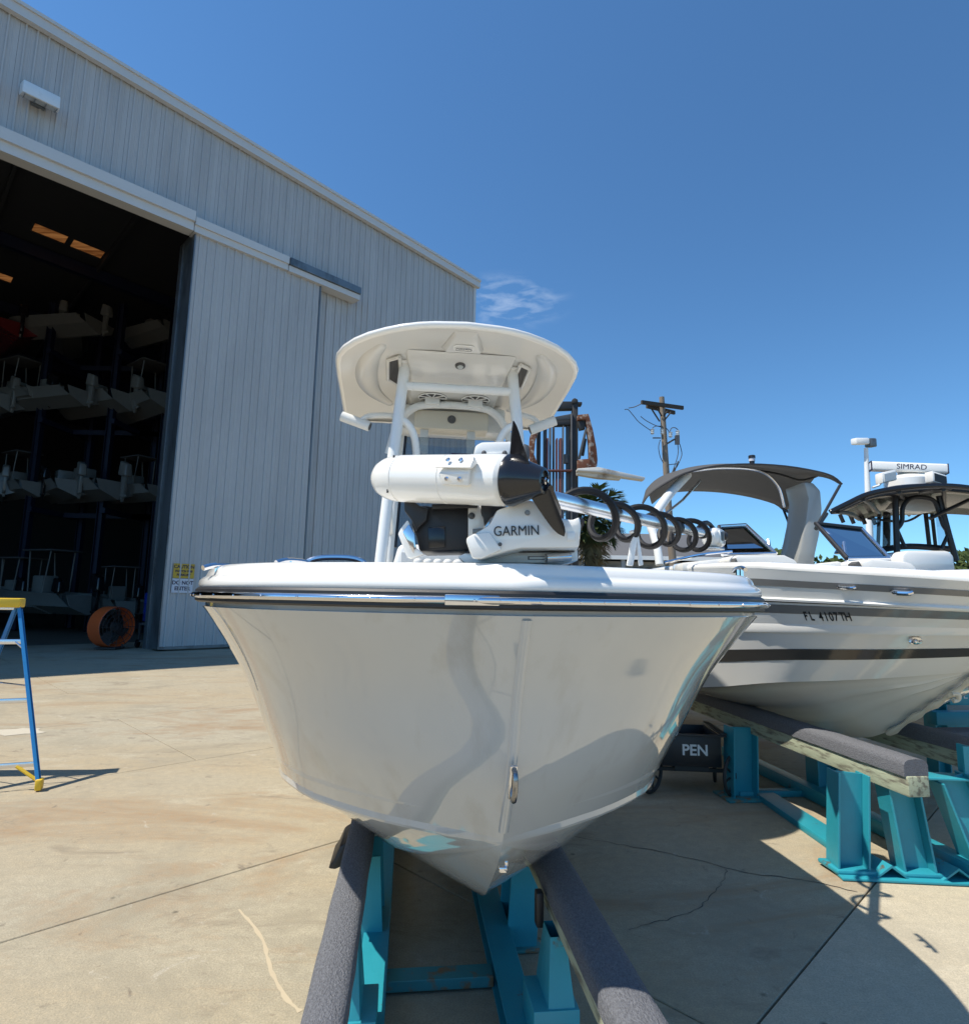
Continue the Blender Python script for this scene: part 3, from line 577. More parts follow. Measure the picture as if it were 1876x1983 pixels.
# rod holders on the hardtop's rear corners
for pts in (((662,806),(716,826),(712,822),(758,813)), ((1075,814),(1026,833),(1032,828),(1008,812))):
    a, b, c, d = [at(x, y, 5.3) for x, y in pts]
    rh = part('rod_holder', m_whitem, boat, lambda m: m.tube([a, b], .045, 14), smooth=True)
    part('holder_bore', m_steelg, rh, lambda m: m.lathe(b+(b-a).normalized()*.002, (b-a), [(0,.034),(.003,.034)], 14))
    part('holder_arm', m_whitem, rh, lambda m: m.tube(spline([a.lerp(b, .62), a.lerp(b, .70).lerp(d, .25)+Z*.06, d+Z*.04, d+(Z*.02)], 5), .024, 10), smooth=True)
# small stern gear so the boat is whole: leaning post and outboard
part('leaning_post', m_white, boat, lambda m: m.box(W1(4.75, 0, 1.55), (.9, .45, 1.1), (bl, be, Z)), bevel=.05)
part('outboard_engine', m_blackg, boat, lambda m: (m.box(W1(7.1, 0, 1.6), (.5, .75, .7), (bl, be, Z)), m.box(W1(7.1, 0, 1.0), (.2, .3, .9), (bl, be, Z))), bevel=.06)
# ------------------------------------------------------------------ trolling motor stowed on the foredeck
tm = thing('trolling_motor', 'white electric trolling motor with black propeller stowed on the bow deck', 'trolling motor', W1(.25, -.05, 1.80))
def extr(name, px, Y, depth, mt, parent, bevel=.006, dv=None, smooth=False):
    P = [at(x, y, Y) for x, y in px]; return part(name, mt, parent, lambda m: m.prism(P, dv if dv else V((0, depth, 0))), bevel=bevel, seg=2)
basep = extr('mount_base', [(886,1078),(912,1066),(1118,1064),(1119,1086),(1090,1090),(900,1090)], 1.93, .42, m_white, tm, .004)
extr('base_slot', [(1022,1077),(1060,1077),(1060,1084),(1022,1084)], 1.926, .012, m_strg, basep, .001)
extr('slot_cover', [(1025,1078.5),(1057,1078.5),(1057,1082.5),(1025,1082.5)], 1.922, .01, m_white, basep, .001)
extr('base_gasket', [(900,1068),(1112,1066),(1112,1069.5),(900,1071.5)], 1.924, .40, m_black, basep, .001)
ra, rb = at(1056, 1081, 1.90), at(1110, 1078, 1.93)
part('handle_roller', m_ss, tm, lambda m: m.lathe(ra, rb-ra, [(0,.008),(.002,.0135),(.006,.0145),(.078,.0145),(.084,.0135),(.088,.008)], 20), smooth=True)
# right side cover carrying the name
cov = extr('side_cover', [(903,1041),(918,1033),(946,1016),(961,987),(1026,967),(1040,973),(1061,999),(1087,1003),(1110,1007),(1122,999),(1125,1017),(1121,1061),(1010,1062),(985,1067),(932,1082),(914,1081),(903,1050)], 1.80, .16, m_white, tm, .010, V((.02, .17, .0)))
extr('cover_toe', [(903,1041),(918,1033),(948,1030),(972,1064),(932,1082),(914,1081),(903,1050)], 1.788, .02, m_white, cov, .006)
extr('cover_badge', [(1098,1031),(1114,1030),(1114,1047),(1098,1047.5)], 1.797, .006, m_white, cov, .001)
gl_ = at(1000, 1028, 1.7955); gx = at(1050, 1028, 1.7955)-gl_
text('lettering', 'GARMIN', .0415, gl_-Z*.001, gx+Z*.002, Z, m_reg, cov, .0012, sx=.86)
part('cover_bolt', m_steelg, cov, lambda m: m.lathe(at(968, 1054, 1.79), V((0,-1,0)), [(0,.006),(.004,.005)], 12))
part('cover_bolt', m_strg, cov, lambda m: m.lathe(at(1021, 993, 1.797), V((0,-1,0)), [(0,.008),(.003,.006)], 14))
# black cradle
crd = extr('cradle', [(801,979),(826,979),(842,982),(906,978),(908,1066),(812,1068),(806,1040),(796,1016)], 1.98, .22, m_black, tm, .008)
extr('cradle_recess', [(828,1022),(862,1018),(862,1060),(830,1062)], 1.972, .012, m_blackg, crd, .003)
extr('saddle_horn', [(782,965),(798,961),(803,972),(812,979),(830,984),(826,1008),(812,1020),(806,1030),(797,1008),(783,990)], 1.95, .05, m_black, crd, .006)
extr('saddle_horn', [(931,960),(946,957),(952,970),(960,978),(985,981),(975,992),(952,1000),(938,1018),(936,1002),(931,993)], 1.90, .05, m_black, crd, .006)
extr('saddle_pad', [(836,976),(925,973),(925,983),(836,986)], 1.95, .06, m_black, crd, .003)
# left bracket with chrome inner face
lb_ = extr('side_bracket', [(770,1034),(776,1022),(789,1006),(800,1030),(803,1060),(822,1073),(797,1082),(788,1080),(778,1054)], 1.93, .035, m_white, tm, .005)
extr('bracket_face', [(779,1030),(792,1014),(803,1034),(805,1060),(800,1072),(792,1056)], 1.922, .012, m_ss, lb_, .003)
extr('mount_arm', [(906,979),(940,977),(942,1000),(938,1020),(930,1044),(906,1044)], 1.96, .12, m_white, tm, .006)
part('arm_bolt', m_steelg, tm, lambda m: m.lathe(at(913, 999, 1.958), V((0,-1,0)), [(0,.011),(.004,.010),(.007,.004)], 16))
extr('arm_pad', [(915,1024),(938,1023),(938,1034),(915,1034)], 1.955, .01, m_strg, tm, .001)
# motor pod
pa, pb = at(726, 926, 1.99), at(984, 930, 1.765); pax = (pb-pa); PL = pax.length; pax.normalize()
podm = part('motor_pod', m_white, tm, lambda m: m.lathe(pa, pax, [(0,.001),(.003,.02),(.012,.038),(.03,.055),(.055,.067),(.085,.0735),(.11,.0755),(.1115,.0735),(.1135,.0735),(.115,.0755),(.20,.0765),(.285,.0765),(.2865,.0745),(.2885,.0745),(.29,.0765),(.36,.0765),(.375,.0775),(.42,.0775),(PL-.03,.0775),(PL-.012,.0765),(PL,.070),(PL+.001,.01)], 40), smooth=True, ang=25)
side = pax.cross(Z).normalized(); side = side if side.y < 0 else -side; upv = side.cross(pax); upv = upv if upv.z > 0 else -upv
for t, a in ((.10, .95), (.10, -.72)):
    c = pa+pax*t+(side*math.cos(a)+upv*math.sin(a))*.0755
    part('pod_screw', m_black, podm, lambda m: m.box(c, (.004, .006, .012), (pax, side, upv)), bevel=.001)
# clamp plate with four screws
def ppt(t, a, r=.0775): return pa+pax*t+(side*math.cos(a)+upv*math.sin(a))*r
clamp = part('clamp_block', m_white, podm, lambda m: m.rings([[ppt(t, a, r) for t, a, r in ((.315,.42,.0775),(.315,.42,.083),(.30,.02,.084),(.312,-.36,.083),(.312,-.36,.0775))], [ppt(t, a, r) for t, a, r in ((.405,.42,.0775),(.405,.42,.093),(.41,.02,.096),(.405,-.36,.093),(.405,-.36,.0775))]], True), bevel=.003)
part('clamp_visor', m_white, podm, lambda m: m.rings([[ppt(.318, .50, .078), ppt(.318, .50, .094), ppt(.285, .22, .094), ppt(.285, .22, .086)], [ppt(.42, .50, .078), ppt(.42, .50, .108), ppt(.42, .14, .112), ppt(.42, .14, .10)]], True), bevel=.002)
for t, a in ((.335,.40), (.378,.40), (.335,-.16), (.378,-.16)):
    c = ppt(t, a, .104 if a > 0 else .0935); nv = (side*math.cos(a)+upv*math.sin(a))
    part('clamp_screw', m_ss, podm, lambda m: m.lathe(c, nv, [(0,.0072),(.003,.007),(.0045,.004),(.003,.003)], 12))
# housing behind the pod
hs_ = extr('tilt_housing', [(916,884),(920,862),(932,855),(1000,853),(1010,857),(1013,884)], 2.02, .16, m_white, tm, .010)
extr('housing_lip', [(940,876),(985,874),(985,881),(940,883)], 2.012, .02, m_white, hs_, .003)
for x in (937, 977): part('housing_knob', m_steelg, hs_, lambda m: m.lathe(at(x, 878, 2.008), V((0,-1,0)), [(0,.009),(.01,.008),(.013,.002)], 14), smooth=True)
extr('release_block', [(1014,858),(1024,862),(1026,885),(1020,894),(1014,890)], 2.0, .1, m_steelg, hs_, .004)
# propeller
hub0 = pb+pax*.002
prop = part('propeller_hub', m_blackg, tm, lambda m: m.lathe(hub0, pax, [(0,.074),(.004,.077),(.016,.0765),(.03,.070),(.07,.054),(.105,.040),(.112,.038),(.114,.030),(.106,.028),(.104,.004)], 36), smooth=True, ang=30)
part('hub_nut', m_ss, prop, lambda m: m.lathe(hub0+pax*.104, pax, [(0,.012),(.012,.011),(.014,.006),(.02,.006),(.021,.001)], 6))
def blade(m, ang, ax0, ax1, swp, cs=1.0):
    r_ = side*math.cos(ang)+upv*math.sin(ang); tn = pax.cross(r_); rows = []
    for k in range(13):
        t = k/12; R = .030+.142*t; ch = cs*(.104-.052*t)*(1 if t < .72 else max(.10, math.sqrt(max(0, 1-((t-.72)/.28)**2)))); pit = 1.15-.45*t
        cdv = tn*math.cos(pit)+pax*math.sin(pit); c = hub0+pax*(ax0+(ax1-ax0)*t)+r_*R+tn*swp*t*t
        th = .007*(1-t)+.002; nv = cdv.cross(r_).normalized()
        rows.append([c-cdv*ch*.5, c-cdv*ch*.1+nv*th, c+cdv*ch*.35+nv*th*.5, c+cdv*ch*.5, c+cdv*ch*.35-nv*th*.5, c-cdv*ch*.1-nv*th])
    m.rings(rows, True)
for a, b0, b1, sw, cs in ((rad(80), .034, .012, .0, 1.0), (rad(-118), .09, .150, .01, .62), (rad(-150), .095, .11, .0, .55)): part('propeller_blade', m_blackg, tm, lambda m: blade(m, a, b0, b1, sw, cs), smooth=True, ang=60)
# shaft, coiled cable, head
sa, sb = at(1050, 962, 1.93), at(1374, 1036, 3.9); sx_ = (sb-sa).normalized(); SL = (sb-sa).length
part('shaft', m_alu, tm, lambda m: m.tube([sa, sb], .0275, 24), smooth=True)
s1, s2 = sx_.orthogonal().normalized(), None; s2 = sx_.cross(s1)
def coil(m):
    pts = []; n = 220; turns = 6.6
    for i in range(n+1):
        t = i/n; a = 2*math.pi*turns*t+1.2; rr = .078+.012*math.sin(t*17)
        c = sa+sx_*(SL*(.06+.86*t))-Z*.030
        pts.append(c+(s1*math.cos(a)+s2*math.sin(a))*rr)
    pts += [pts[-1].lerp(sb+sx_*.17+Z*.03, k/6)+Z*(.05*math.sin(math.pi*k/6)) for k in range(1, 7)]
    m.tube(pts, .0145, 8)
part('coiled_cable', m_cable, tm, coil, smooth=True)
for t, r in ((.66, .036), (.90, .034)):
    part('shaft_collar', m_black, tm, lambda m: m.lathe(sa+sx_*(SL*t), sx_, [(0,r-.004),(.006,r),(.05,r),(.056,r-.004)], 20), smooth=True)
def headloft(m):
    rows = []
    for t, hh, ww in ((-.02,.035,.035),(0,.052,.05),(.05,.062,.058),(.12,.064,.06),(.20,.060,.058),(.245,.048,.046),(.262,.02,.02)):
        c = sb+sx_*t-Z*.012; sidev = sx_.cross(Z).normalized(); up_ = sidev.cross(sx_)
        rows.append([c+sidev*math.copysign(abs(math.cos(a))**.6, math.cos(a))*ww+up_*math.copysign(abs(math.sin(a))**.6, math.sin(a))*hh for a in [2*math.pi*k/20 for k in range(20)]])
    m.rings(rows, True)
head = part('head_unit', m_white, tm, headloft, smooth=True, ang=50)
hsd = sx_.cross(Z).normalized(); hsd = hsd if hsd.y < 0 else -hsd; hup = sx_.cross(hsd); hup = hup if hup.z > 0 else -hup
part('head_screen', m_black, head, lambda m: m.box(sb+sx_*.075+hsd*.058-Z*.008, (.065, .012, .055), (sx_, hsd, hup)), bevel=.002)
part('head_panel', m_white, head, lambda m: m.box(sb+sx_*.085+hsd*.055-Z*.012, (.13, .01, .085), (sx_, hsd, hup)), bevel=.003)
part('head_socket', m_black, head, lambda m: m.lathe(sb+sx_*.175+hsd*.045+Z*.0, hsd+sx_*.2, [(0,.03),(.02,.027),(.03,.016)], 14), smooth=True)
part('head_skid', m_white, head, lambda m: m.box(sb+sx_*.08-Z*.085, (.28, .09, .012), (sx_, hsd, hup)), bevel=.004)
# white stand that carries the shaft
rest = thing('shaft_rest', 'white A-shaped rest under the trolling motor shaft on foredeck', 'bracket', at(1230, 1094, 2.55))
extr('leg', [(1214,1095),(1222,1050),(1231,1028),(1236,1030),(1232,1060),(1226,1096)], 2.55, .02, m_whitem, rest, .003)
extr('leg', [(1232,1040),(1237,1038),(1246,1094),(1238,1096)], 2.55, .02, m_whitem, rest, .003)
extr('cradle', [(1222,1026),(1240,1026),(1240,1032),(1222,1032)], 2.54, .04, m_whitem, rest, .003)

# ------------------------------------------------------------------ teal bunk stand under the main boat
std = thing('boat_stand', 'teal steel stand with two grey carpeted bunks under the center console boat', 'boat stand', W1(2.5, -.1, 0))
def bunk(parent, c0, dirv, L, w, h, wood_h, carpet_front=0.0, rnd=True):
    c0 = V(c0); d = V(dirv).normalized(); sd = d.cross(Z).normalized(); up_ = sd.cross(d); up_ = up_ if up_.z > 0 else -up_
    prof = [(-w/2, -h), (-w/2, -h*.35), (-w*.44, -h*.12), (-w*.30, 0), (0, .006), (w*.30, 0), (w*.44, -h*.12), (w/2, -h*.35), (w/2, -h)]
    n = max(8, int(L/.10)); random.seed(int(abs(c0.x)*999))
    b = part('bunk', m_carpet, parent, lambda m: m.rings([[c0+d*(L*k/n)+sd*(x+random.uniform(-.002, .002))+up_*(y+random.uniform(-.0015, .0015)) for x, y in prof] for k in range(n+1)], True), smooth=True, ang=50)
    part('bunk_lumber', m_wood, b, lambda m: m.box(c0+d*(L/2-.02)-up_*(h+wood_h/2-.004), (w*.86, L-.01, wood_h), (sd, d, up_)), bevel=.006)
    return b
bdir = (be+Z*.004)
bunk(std, W1(-.55, -.522, .585), bdir, 6.2, .122, .075, .07)
bunk(std, W1(-.55, .338, .575), bdir, 6.2, .150, .075, .07)
for w_ in (-.43, .15): part('base_rail', m_teal, std, lambda m: m.hsec(W1(.55, w_, .06), W1(6.2, w_, .06), Z, .11, .12, .010), bevel=.002, seg=1)
for s_, mt in ((.66, m_tealr), (1.25, m_tealr), (2.9, m_tealr), (4.6, m_teal)):
    part('cross_beam', mt, std, lambda m: m.box(W1(s_, -.14, .035), (.47, .10, .045), (bl, be, Z)), bevel=.003, seg=1, ang=20)
for s_ in (1.62, 3.2, 5.0):
    for w_, in_ in ((-.50, 1), (.30, -1)):
        part('post', m_teal, std, lambda m: m.hsec(W1(s_, w_+in_*.03, .0), W1(s_, w_, .45), be, .26, .15, .012), bevel=.002, seg=1)
        part('foot_plate', m_tealr, std, lambda m: m.box(W1(s_, w_+in_*.03, .012), (.2, .32, .016), (bl, be, Z)), bevel=.003)
for w_, in_ in ((-.50, 1), (.27, -1)):
    part('post', m_teal, std, lambda m: (m.box(W1(.78, w_+in_*.02, .12), (.17, .22, .22), (bl, be, Z)), m.add([W1(.68, w_-.05, .23), W1(.68, w_+.05, .23), W1(.9, w_+.05, .23), W1(.9, w_-.05, .23), W1(.74, w_-.03, .44), W1(.74, w_+.03, .44), W1(.86, w_+.03, .44), W1(.86, w_-.03, .44)], [(0,1,5,4),(1,2,6,5),(2,3,7,6),(3,0,4,7)])), bevel=.004)
part('carpet_flap', m_black, std, lambda m: m.prism([W1(1.36, w_, z) for w_, z in ((-.575,.57),(-.61,.55),(-.635,.49),(-.66,.455),(-.625,.45),(-.58,.47))], be*.26), bevel=.01)
part('bunk_strap', m_black, std, lambda m: m.box(W1(.92, .235, .46), (.03, .05, .13), (bl, be, Z)), bevel=.006)
# ------------------------------------------------------------------ bowrider with grey bimini
b2 = V((3.8-.1188*3.3, 3.3, 0))
def W2(s, w, z): return b2 + be*s + bl*w + V((0, 0, z))
H2 = Hull(W2, [(0,0),(.03,.16),(.1,.34),(.3,.62),(.6,.84),(.97,1.02),(1.4,1.19),(2,1.26),(3,1.28),(7,1.22)], [(0,1.80),(.3,1.85),(1,1.92),(1.6,1.97),(3,2.0),(6,1.9)],
          [(0,0),(.2,.32),(.4,.6),(.8,.90),(1.2,.99),(2,1.04),(6,1.05)], [(0,1.28),(.2,1.22),(.4,1.17),(.8,1.10),(2,.90),(4,.8),(6,.75)],
          [(1.28,.9),(1.42,.68),(1.55,.45),(1.68,.2),(1.80,0)], [(.9,1.28),(.96,1.245),(1.12,1.13),(1.3,1.015),(1.5,.89),(1.84,.665),(2.2,.58),(3,.53),(8,.5)], 6.0, 1.28, 1.80, (.93, .07, 2.0))
bow = thing('bowrider_boat', 'white bowrider boat with grey stripes and grey bimini, right of the center console', 'boat', W2(3, 0, 0))
h2 = part('hull', m_hull2, bow, lambda m: H2.skin(m, nv=22), smooth=True, ang=50)
part('hull_bottom', m_bot2, h2, lambda m: H2.bottom(m, nb=16, chine=.08, strake=(.30, .60)), smooth=True, ang=28)
part('transom', m_hull2, h2, lambda m: (lambda L: m.add(L, [tuple(range(len(L)))]))([H2.P(6, v, -1) for v in (1, .5, 0)]+[W2(6.9, 0, .5)]+[H2.P(6, v, 1) for v in (0, .5, 1)]))
for v0, v1, mt in ((.875,.925,m_strg), (.665,.735,m_strg), (.235,.345,m_strd)): part('stripe', mt, h2, lambda m: H2.skin(m, v0, v1, 3, .003), smooth=True, ang=60)
part('pin_line', m_strd, h2, lambda m: H2.skin(m, .752, .762, 1, .003), smooth=True)
part('knuckle', m_hull2, h2, lambda m: [m.rings([[H2.P(d, .50, sd, -.002), H2.P(d, .505, sd, .014), H2.P(d, .53, sd, .016), H2.P(d, .58, sd, -.002)] for d in H2.D], False, False) for sd in (-1, 1)], smooth=True, ang=50)
part('rub_rail', m_hull2, bow, lambda m: [m.rings([[H2.P(d, .765, sd, -.004), H2.P(d, .768, sd, .018), H2.P(d, .785, sd, .018), H2.P(d, .79, sd, -.004)] for d in H2.D], False, False) for sd in (-1, 1)], smooth=True, ang=40)
part('gunwale_cap', m_hull2, bow, lambda m: H2.sweep(m, [(.0,-.002),(.004,.015),(-.004,.035),(-.03,.048),(-.10,.052),(-.18,.046),(-.21,.02),(-.22,-.07)], False), smooth=True, ang=50)
part('cockpit_floor', m_hull2, bow, lambda m: m.prism([W2(.75, -.40, 1.78), W2(.75, .40, 1.78), W2(1.8, .95, 1.80), W2(6.2, .98, 1.80), W2(6.2, -.98, 1.80), W2(1.8, -.95, 1.80)], (0, 0, .02)))
part('deck_snap_row', m_ss, bow, lambda m: [m.lathe(at(x, y, Y), V((-.3,-1,.1)), [(0,.006),(.004,.004)], 8) for x, y, Y in ((1470,1102,4.72),(1537,1104,4.52),(1605,1107,4.33),(1656,1109,4.2))])
def on2(x, y):                                     # where the ray through x,y meets the starboard topside
    best = None; d = ray(x, y).normalized()
    for i in range(60):
        for k in range(40):
            p = H2.P(.2+i*.035, k/39, -1); v = p-CAM; e_ = (v-d*v.dot(d)).length
            if best is None or e_ < best[0]: best = (e_, .2+i*.035, k/39, p)
    for st_ in (.012, .004, .0012):
        _, d0, v0, _p = best
        for i in range(-4, 5):
            for k in range(-4, 5):
                dd, vv = max(d0+i*st_, .02), min(1, max(0, v0+k*st_)); p = H2.P(dd, vv, -1); v = p-CAM; e_ = (v-d*v.dot(d)).length
                if e_ < best[0]: best = (e_, dd, vv, p)
    return best[1:]
def onface(x, y):
    d, v, p = on2(x, y); t = (H2.P(max(d-.05, 0), v, -1)-H2.P(d+.05, v, -1)).normalized(); u_ = (H2.P(d, min(v+.03, 1), -1)-H2.P(d, v-.03, -1)).normalized(); n = t.cross(u_); n = n if n.dot(CAM-p) > 0 else -n
    return p+n*.004, t, u_, n
for ch, x in zip('FL4107TH', (1561,1572,1590,1600.5,1610,1619.5,1631.5,1642)):
    p, t, u_, n = onface(x, 1193.5 if x < 1580 else 1194.5); text('registration_character', ch, .098, p+n*.003, t, u_, m_reg, h2, .001, sx=.60, bold=.001)
for x, y, w_ in ((1640,1136,.055), (1747,1145,.05)):
    p, t, u_, n = onface(x, y)
    part('hull_fitting', m_ss, bow, lambda m: m.tube(spline([p-t*w_, p-t*w_*.6+n*.016, p+t*w_*.6+n*.016, p+t*w_], 4), .011 if x < 1700 else .017, 10), smooth=True)
p, t, u_, n = onface(1772, 1237)
part('tow_eye', m_ss, bow, lambda m: (m.lathe(p, n, [(0,.035),(.01,.034),(.014,.02),(.03,.018),(.034,.001)], 16), m.tube([p+n*.02+t*.03*math.cos(a)-u_*.025*math.sin(a) for a in [k*math.pi/8 for k in range(9)]], .007, 8)), smooth=True)
# strap hanging down the stem
sp2 = [W2(s-.035, -.012, z-.02) for s, z in ((.60,1.46),(.80,1.34),(.96,1.245),(1.12,1.13),(1.3,1.015),(1.5,.89),(1.74,.73))]
strap = tag(part('bow_strap', m_beige, None, lambda m: m.tube(spline(sp2, 4), [.03+.012*math.sin(k*1.7) for k in range(25)], 8, flat=.6), smooth=True), 'cream canvas strap hanging along the stem of the bowrider', 'strap')
part('strap_knot', m_beige, strap, lambda m: m.tube(spline([sp2[3]-be*.02-bl*.03, sp2[3]-be*.035, sp2[3]-be*.01+bl*.02-Z*.04, sp2[3]-bl*.01-Z*.05], 5), .016, 8), smooth=True)
# seats and windshields
def e2(name, px, Y, depth, mt, bevel=.01, parent=bow): return extr(name, px, Y, depth, mt, parent, bevel)
e2('bow_cushion', [(1430,1102),(1420,1084),(1426,1075),(1520,1075),(1540,1084),(1548,1094),(1560,1103)], 5.25, .35, m_cush, .03)
e2('bow_cushion', [(1574,1106),(1580,1092),(1632,1086),(1642,1110)], 5.0, .3, m_cush, .03)
e2('bow_cushion', [(1634,1090),(1690,1085),(1700,1112),(1640,1111)], 4.95, .3, m_cush, .02)
e2('bow_cushion', [(1672,1112),(1668,1088),(1690,1082),(1765,1089),(1776,1098),(1780,1113)], 4.75, .4, m_cush, .03)
e2('cushion_piping', [(1654,1092),(1664,1086),(1676,1108),(1668,1111)], 4.72, .1, m_canvas, .01)
e2('cushion_piping', [(1418,1100),(1425,1080),(1434,1102)], 5.22, .1, m_canvas, .005)
for nm, c, Y0, Y1 in (('windshield', [(1580,1014),(1668,1024),(1722,1081),(1640,1082)], 5.9, 5.4), ('windshield', [(1392,1020),(1444,1017),(1502,1072),(1400,1074)], 6.3, 5.8)):
    P = [at(c[0][0], c[0][1], Y0), at(c[1][0], c[1][1], Y0+.1), at(c[2][0], c[2][1], Y1), at(c[3][0], c[3][1], Y1)]
    wsh = part(nm, m_glass2, bow, lambda m: m.prism(P, V((0, .012, 0))))
    part('windshield_frame', m_black if c[0][0] > 1500 else m_alu, wsh, lambda m: m.tube([P[3], P[0], P[1]], .022, 8), smooth=True)
    part('windshield_frame', m_alu, wsh, lambda m: (m.tube([P[1], P[2]], .018, 8), m.tube([P[3], P[2]], .018, 8)), smooth=True)
part('windshield_prop', m_alu, bow, lambda m: (m.tube([at(1487, 1046, 6.0), at(1492, 1073, 5.9)], .016, 8), m.tube([at(1634, 1050, 5.6), at(1641, 1108, 5.3)], .014, 8), m.tube([at(1588, 1022, 5.85), at(1672, 1088, 5.5)], .02, 8)))
part('helm_seat', m_blackg, bow, lambda m: m.prism([at(x, y, 6.6) for x, y in ((1640,1070),(1660,1040),(1690,1035),(1700,1070))], V((0, .3, 0))), bevel=.03)
# arch and bimini
extr('arch_leg', [(1556,932),(1576,934),(1590,950),(1593,985),(1588,1035),(1580,1072),(1577,1096),(1541,1094),(1550,1060),(1560,1010),(1565,965),(1560,945)], 6.6, .45, m_arch, bow, .03)
part('arch_leg', m_whitem, bow, lambda m: m.tube(spline([at(1331, 919, 6.9), at(1300, 952, 6.6), at(1266, 1000, 6.2), at(1262, 1020, 6.1), at(1272, 1060, 6.0), at(1277, 1094, 5.95)], 6), [.05]*20+[.04]*11, 12), smooth=True)
NE = spline([at(x, y, 6.5) for x, y in ((1244,975),(1256,958),(1280,941),(1325,917),(1385,903),(1450,899),(1520,903),(1580,913),(1612,923),(1630,938))], 3)
FE = spline([at(x, y, 8.2) for x, y in ((1262,975),(1278,962),(1300,953),(1345,950),(1400,953),(1455,962),(1500,975),(1520,988),(1536,974),(1556,948))], 3)
def canopy(m):
    rows = []
    for a, b in zip(NE, FE):
        rows.append([a.lerp(b, t)+Z*(.16*math.sin(math.pi*t)-.02*math.sin(3*math.pi*t)) for t in (0, .08, .2, .35, .5, .65, .8, .92, 1)])
    m.rings(rows, False, False)
bim = part('bimini_canopy', m_canvas, bow, canopy, smooth=True, solid=.02)
part('canopy_seam', m_black, bim, lambda m: (m.tube(NE, .012, 6), m.tube(FE, .012, 6), m.tube([a.lerp(b, .5)+Z*.155 for a, b in zip(NE, FE)], .014, 6)), smooth=True)
part('bimini_strut', m_black, bow, lambda m: (m.tube([at(1516, 985, 8.1), at(1548, 1066, 6.8)], .016, 8), m.tube([at(1520, 988, 8.0), at(1562, 1010, 6.8)], .018, 8), m.tube([at(1626, 940, 6.5), at(1580, 1022, 6.2)], .015, 8), m.tube([at(1600, 995, 6.4), at(1580, 1024, 6.2)], .02, 8)))
part('bimini_bow', m_alu, bow, lambda m: (m.tube(spline([at(1340, 912, 7.2), at(1400, 906, 7.2), at(1470, 912, 7.2), at(1505, 940, 7.3), at(1518, 982, 7.4)], 5), .016, 8), m.tube([at(1356, 930, 6.9), at(1322, 968, 6.6), at(1282, 1000, 6.2)], .014, 8)), smooth=True)
nl = at(1456, 897, 6.9)
anl = part('anchor_light', m_black, bow, lambda m: m.lathe(nl, Z, [(0,.028),(.02,.028),(.022,.02)], 14))
part('lens', m_signw, anl, lambda m: m.lathe(nl+Z*.022, Z, [(0,.034),(.035,.034)], 14)); part('cap', m_black, anl, lambda m: m.lathe(nl+Z*.057, Z, [(0,.038),(.03,.038),(.036,.03)], 14))
part('bow_table_edge', m_hull2, bow, lambda m: m.prism([at(x, y, 5.6) for x, y in ((1320,1090),(1430,1078),(1440,1100),(1380,1112),(1320,1108))], V((0, .3, 0))), bevel=.02)
part('bow_rail', m_ss, bow, lambda m: m.tube(spline([at(1286, 1090, 5.5), at(1320, 1082, 5.5), at(1360, 1074, 5.4), at(1418, 1068, 5.3)], 5), .014, 10), smooth=True)
# ------------------------------------------------------------------ second stand
st2 = thing('boat_stand', 'teal steel stand with splayed legs under the striped bowrider', 'boat stand', W2(2.5, 0, 0))
nearend = at(1772, 1472, 3.98)
bunk(st2, nearend, be, 5.6, .165, .10, .12)
bunk(st2, nearend+bl*1.02-Z*.02, be, 5.6, .165, .10, .12)
def g0(x, y): p = ath(x, y, 0); return V((p.x, p.y, 0))
fl_, fr_ = g0(1612, 1690), g0(1612, 1690)+V((1.95, -.12, 0)); fx = (fr_-fl_).normalized()
part('base_beam', m_teal, st2, lambda m: m.box((fl_+fr_)/2+Z*.012-be*0, ((fr_-fl_).length, .26, .016), (fx, fx.cross(Z), Z)), bevel=.004)
for k in range(4):
    c = fl_+fx*(.30+k*.40)+Z*.05
    part('angle_brace', m_teal, st2, lambda m: m.prism([c-fx*.10-Z*.03+be*.10, c+Z*.045+be*.10, c+fx*.10-Z*.03+be*.10, c+fx*.10-Z*.042+be*.10, c+Z*.030+be*.10, c-fx*.10-Z*.042+be*.10], -be*.2))
for bx0, tx0, tz in ((.11,.16,.61), (.52,.46,.58), (.98,.80,.60), (1.55,1.40,.5)):
    p0 = fl_+fx*bx0+be*.02; p1 = fl_+fx*tx0+be*.04+Z*tz
    part('post', m_teal, st2, lambda m: m.hsec(p0+Z*.015, p1, fx, .20, .16, .014), bevel=.002, seg=1)
    part('foot_gusset', m_teal, st2, lambda m: m.box(p0+Z*.03, (.26, .2, .03), (fx, be, Z)), bevel=.012, seg=2)
part('top_plate', m_teal, st2, lambda m: m.box(fl_+fx*.72+be*.05+Z*.60, (.62, .16, .014), (fx, be, Z)), bevel=.003)
part('bunk_bracket', m_teal, st2, lambda m: (m.box(fl_+fx*.93+be*.02+Z*.70, (.10, .012, .2), (fx, be, Z)), m.box(fl_+fx*.93+be*.07+Z*.70, (.012, .10, .2), (fx, be, Z))))
rp = g0(1435, 1545)
part('post', m_teal, st2, lambda m: m.hsec(rp+Z*.015, rp+bl*.02+Z*.60, bl, .23, .18, .014), bevel=.002, seg=1)
part('foot_plate', m_tealr, st2, lambda m: m.box(rp+Z*.012, (.38, .3, .02), (bl, be, Z)), bevel=.003)
part('post', m_teal, st2, lambda m: m.hsec(rp+bl*.85+be*.1+Z*.015, rp+bl*.85+be*.1+Z*.60, bl, .20, .18, .014), bevel=.002, seg=1)
part('post', m_teal, st2, lambda m: m.hsec(rp+be*2.2+Z*.015, rp+be*2.2+Z*.60, bl, .20, .18, .014), bevel=.002, seg=1)
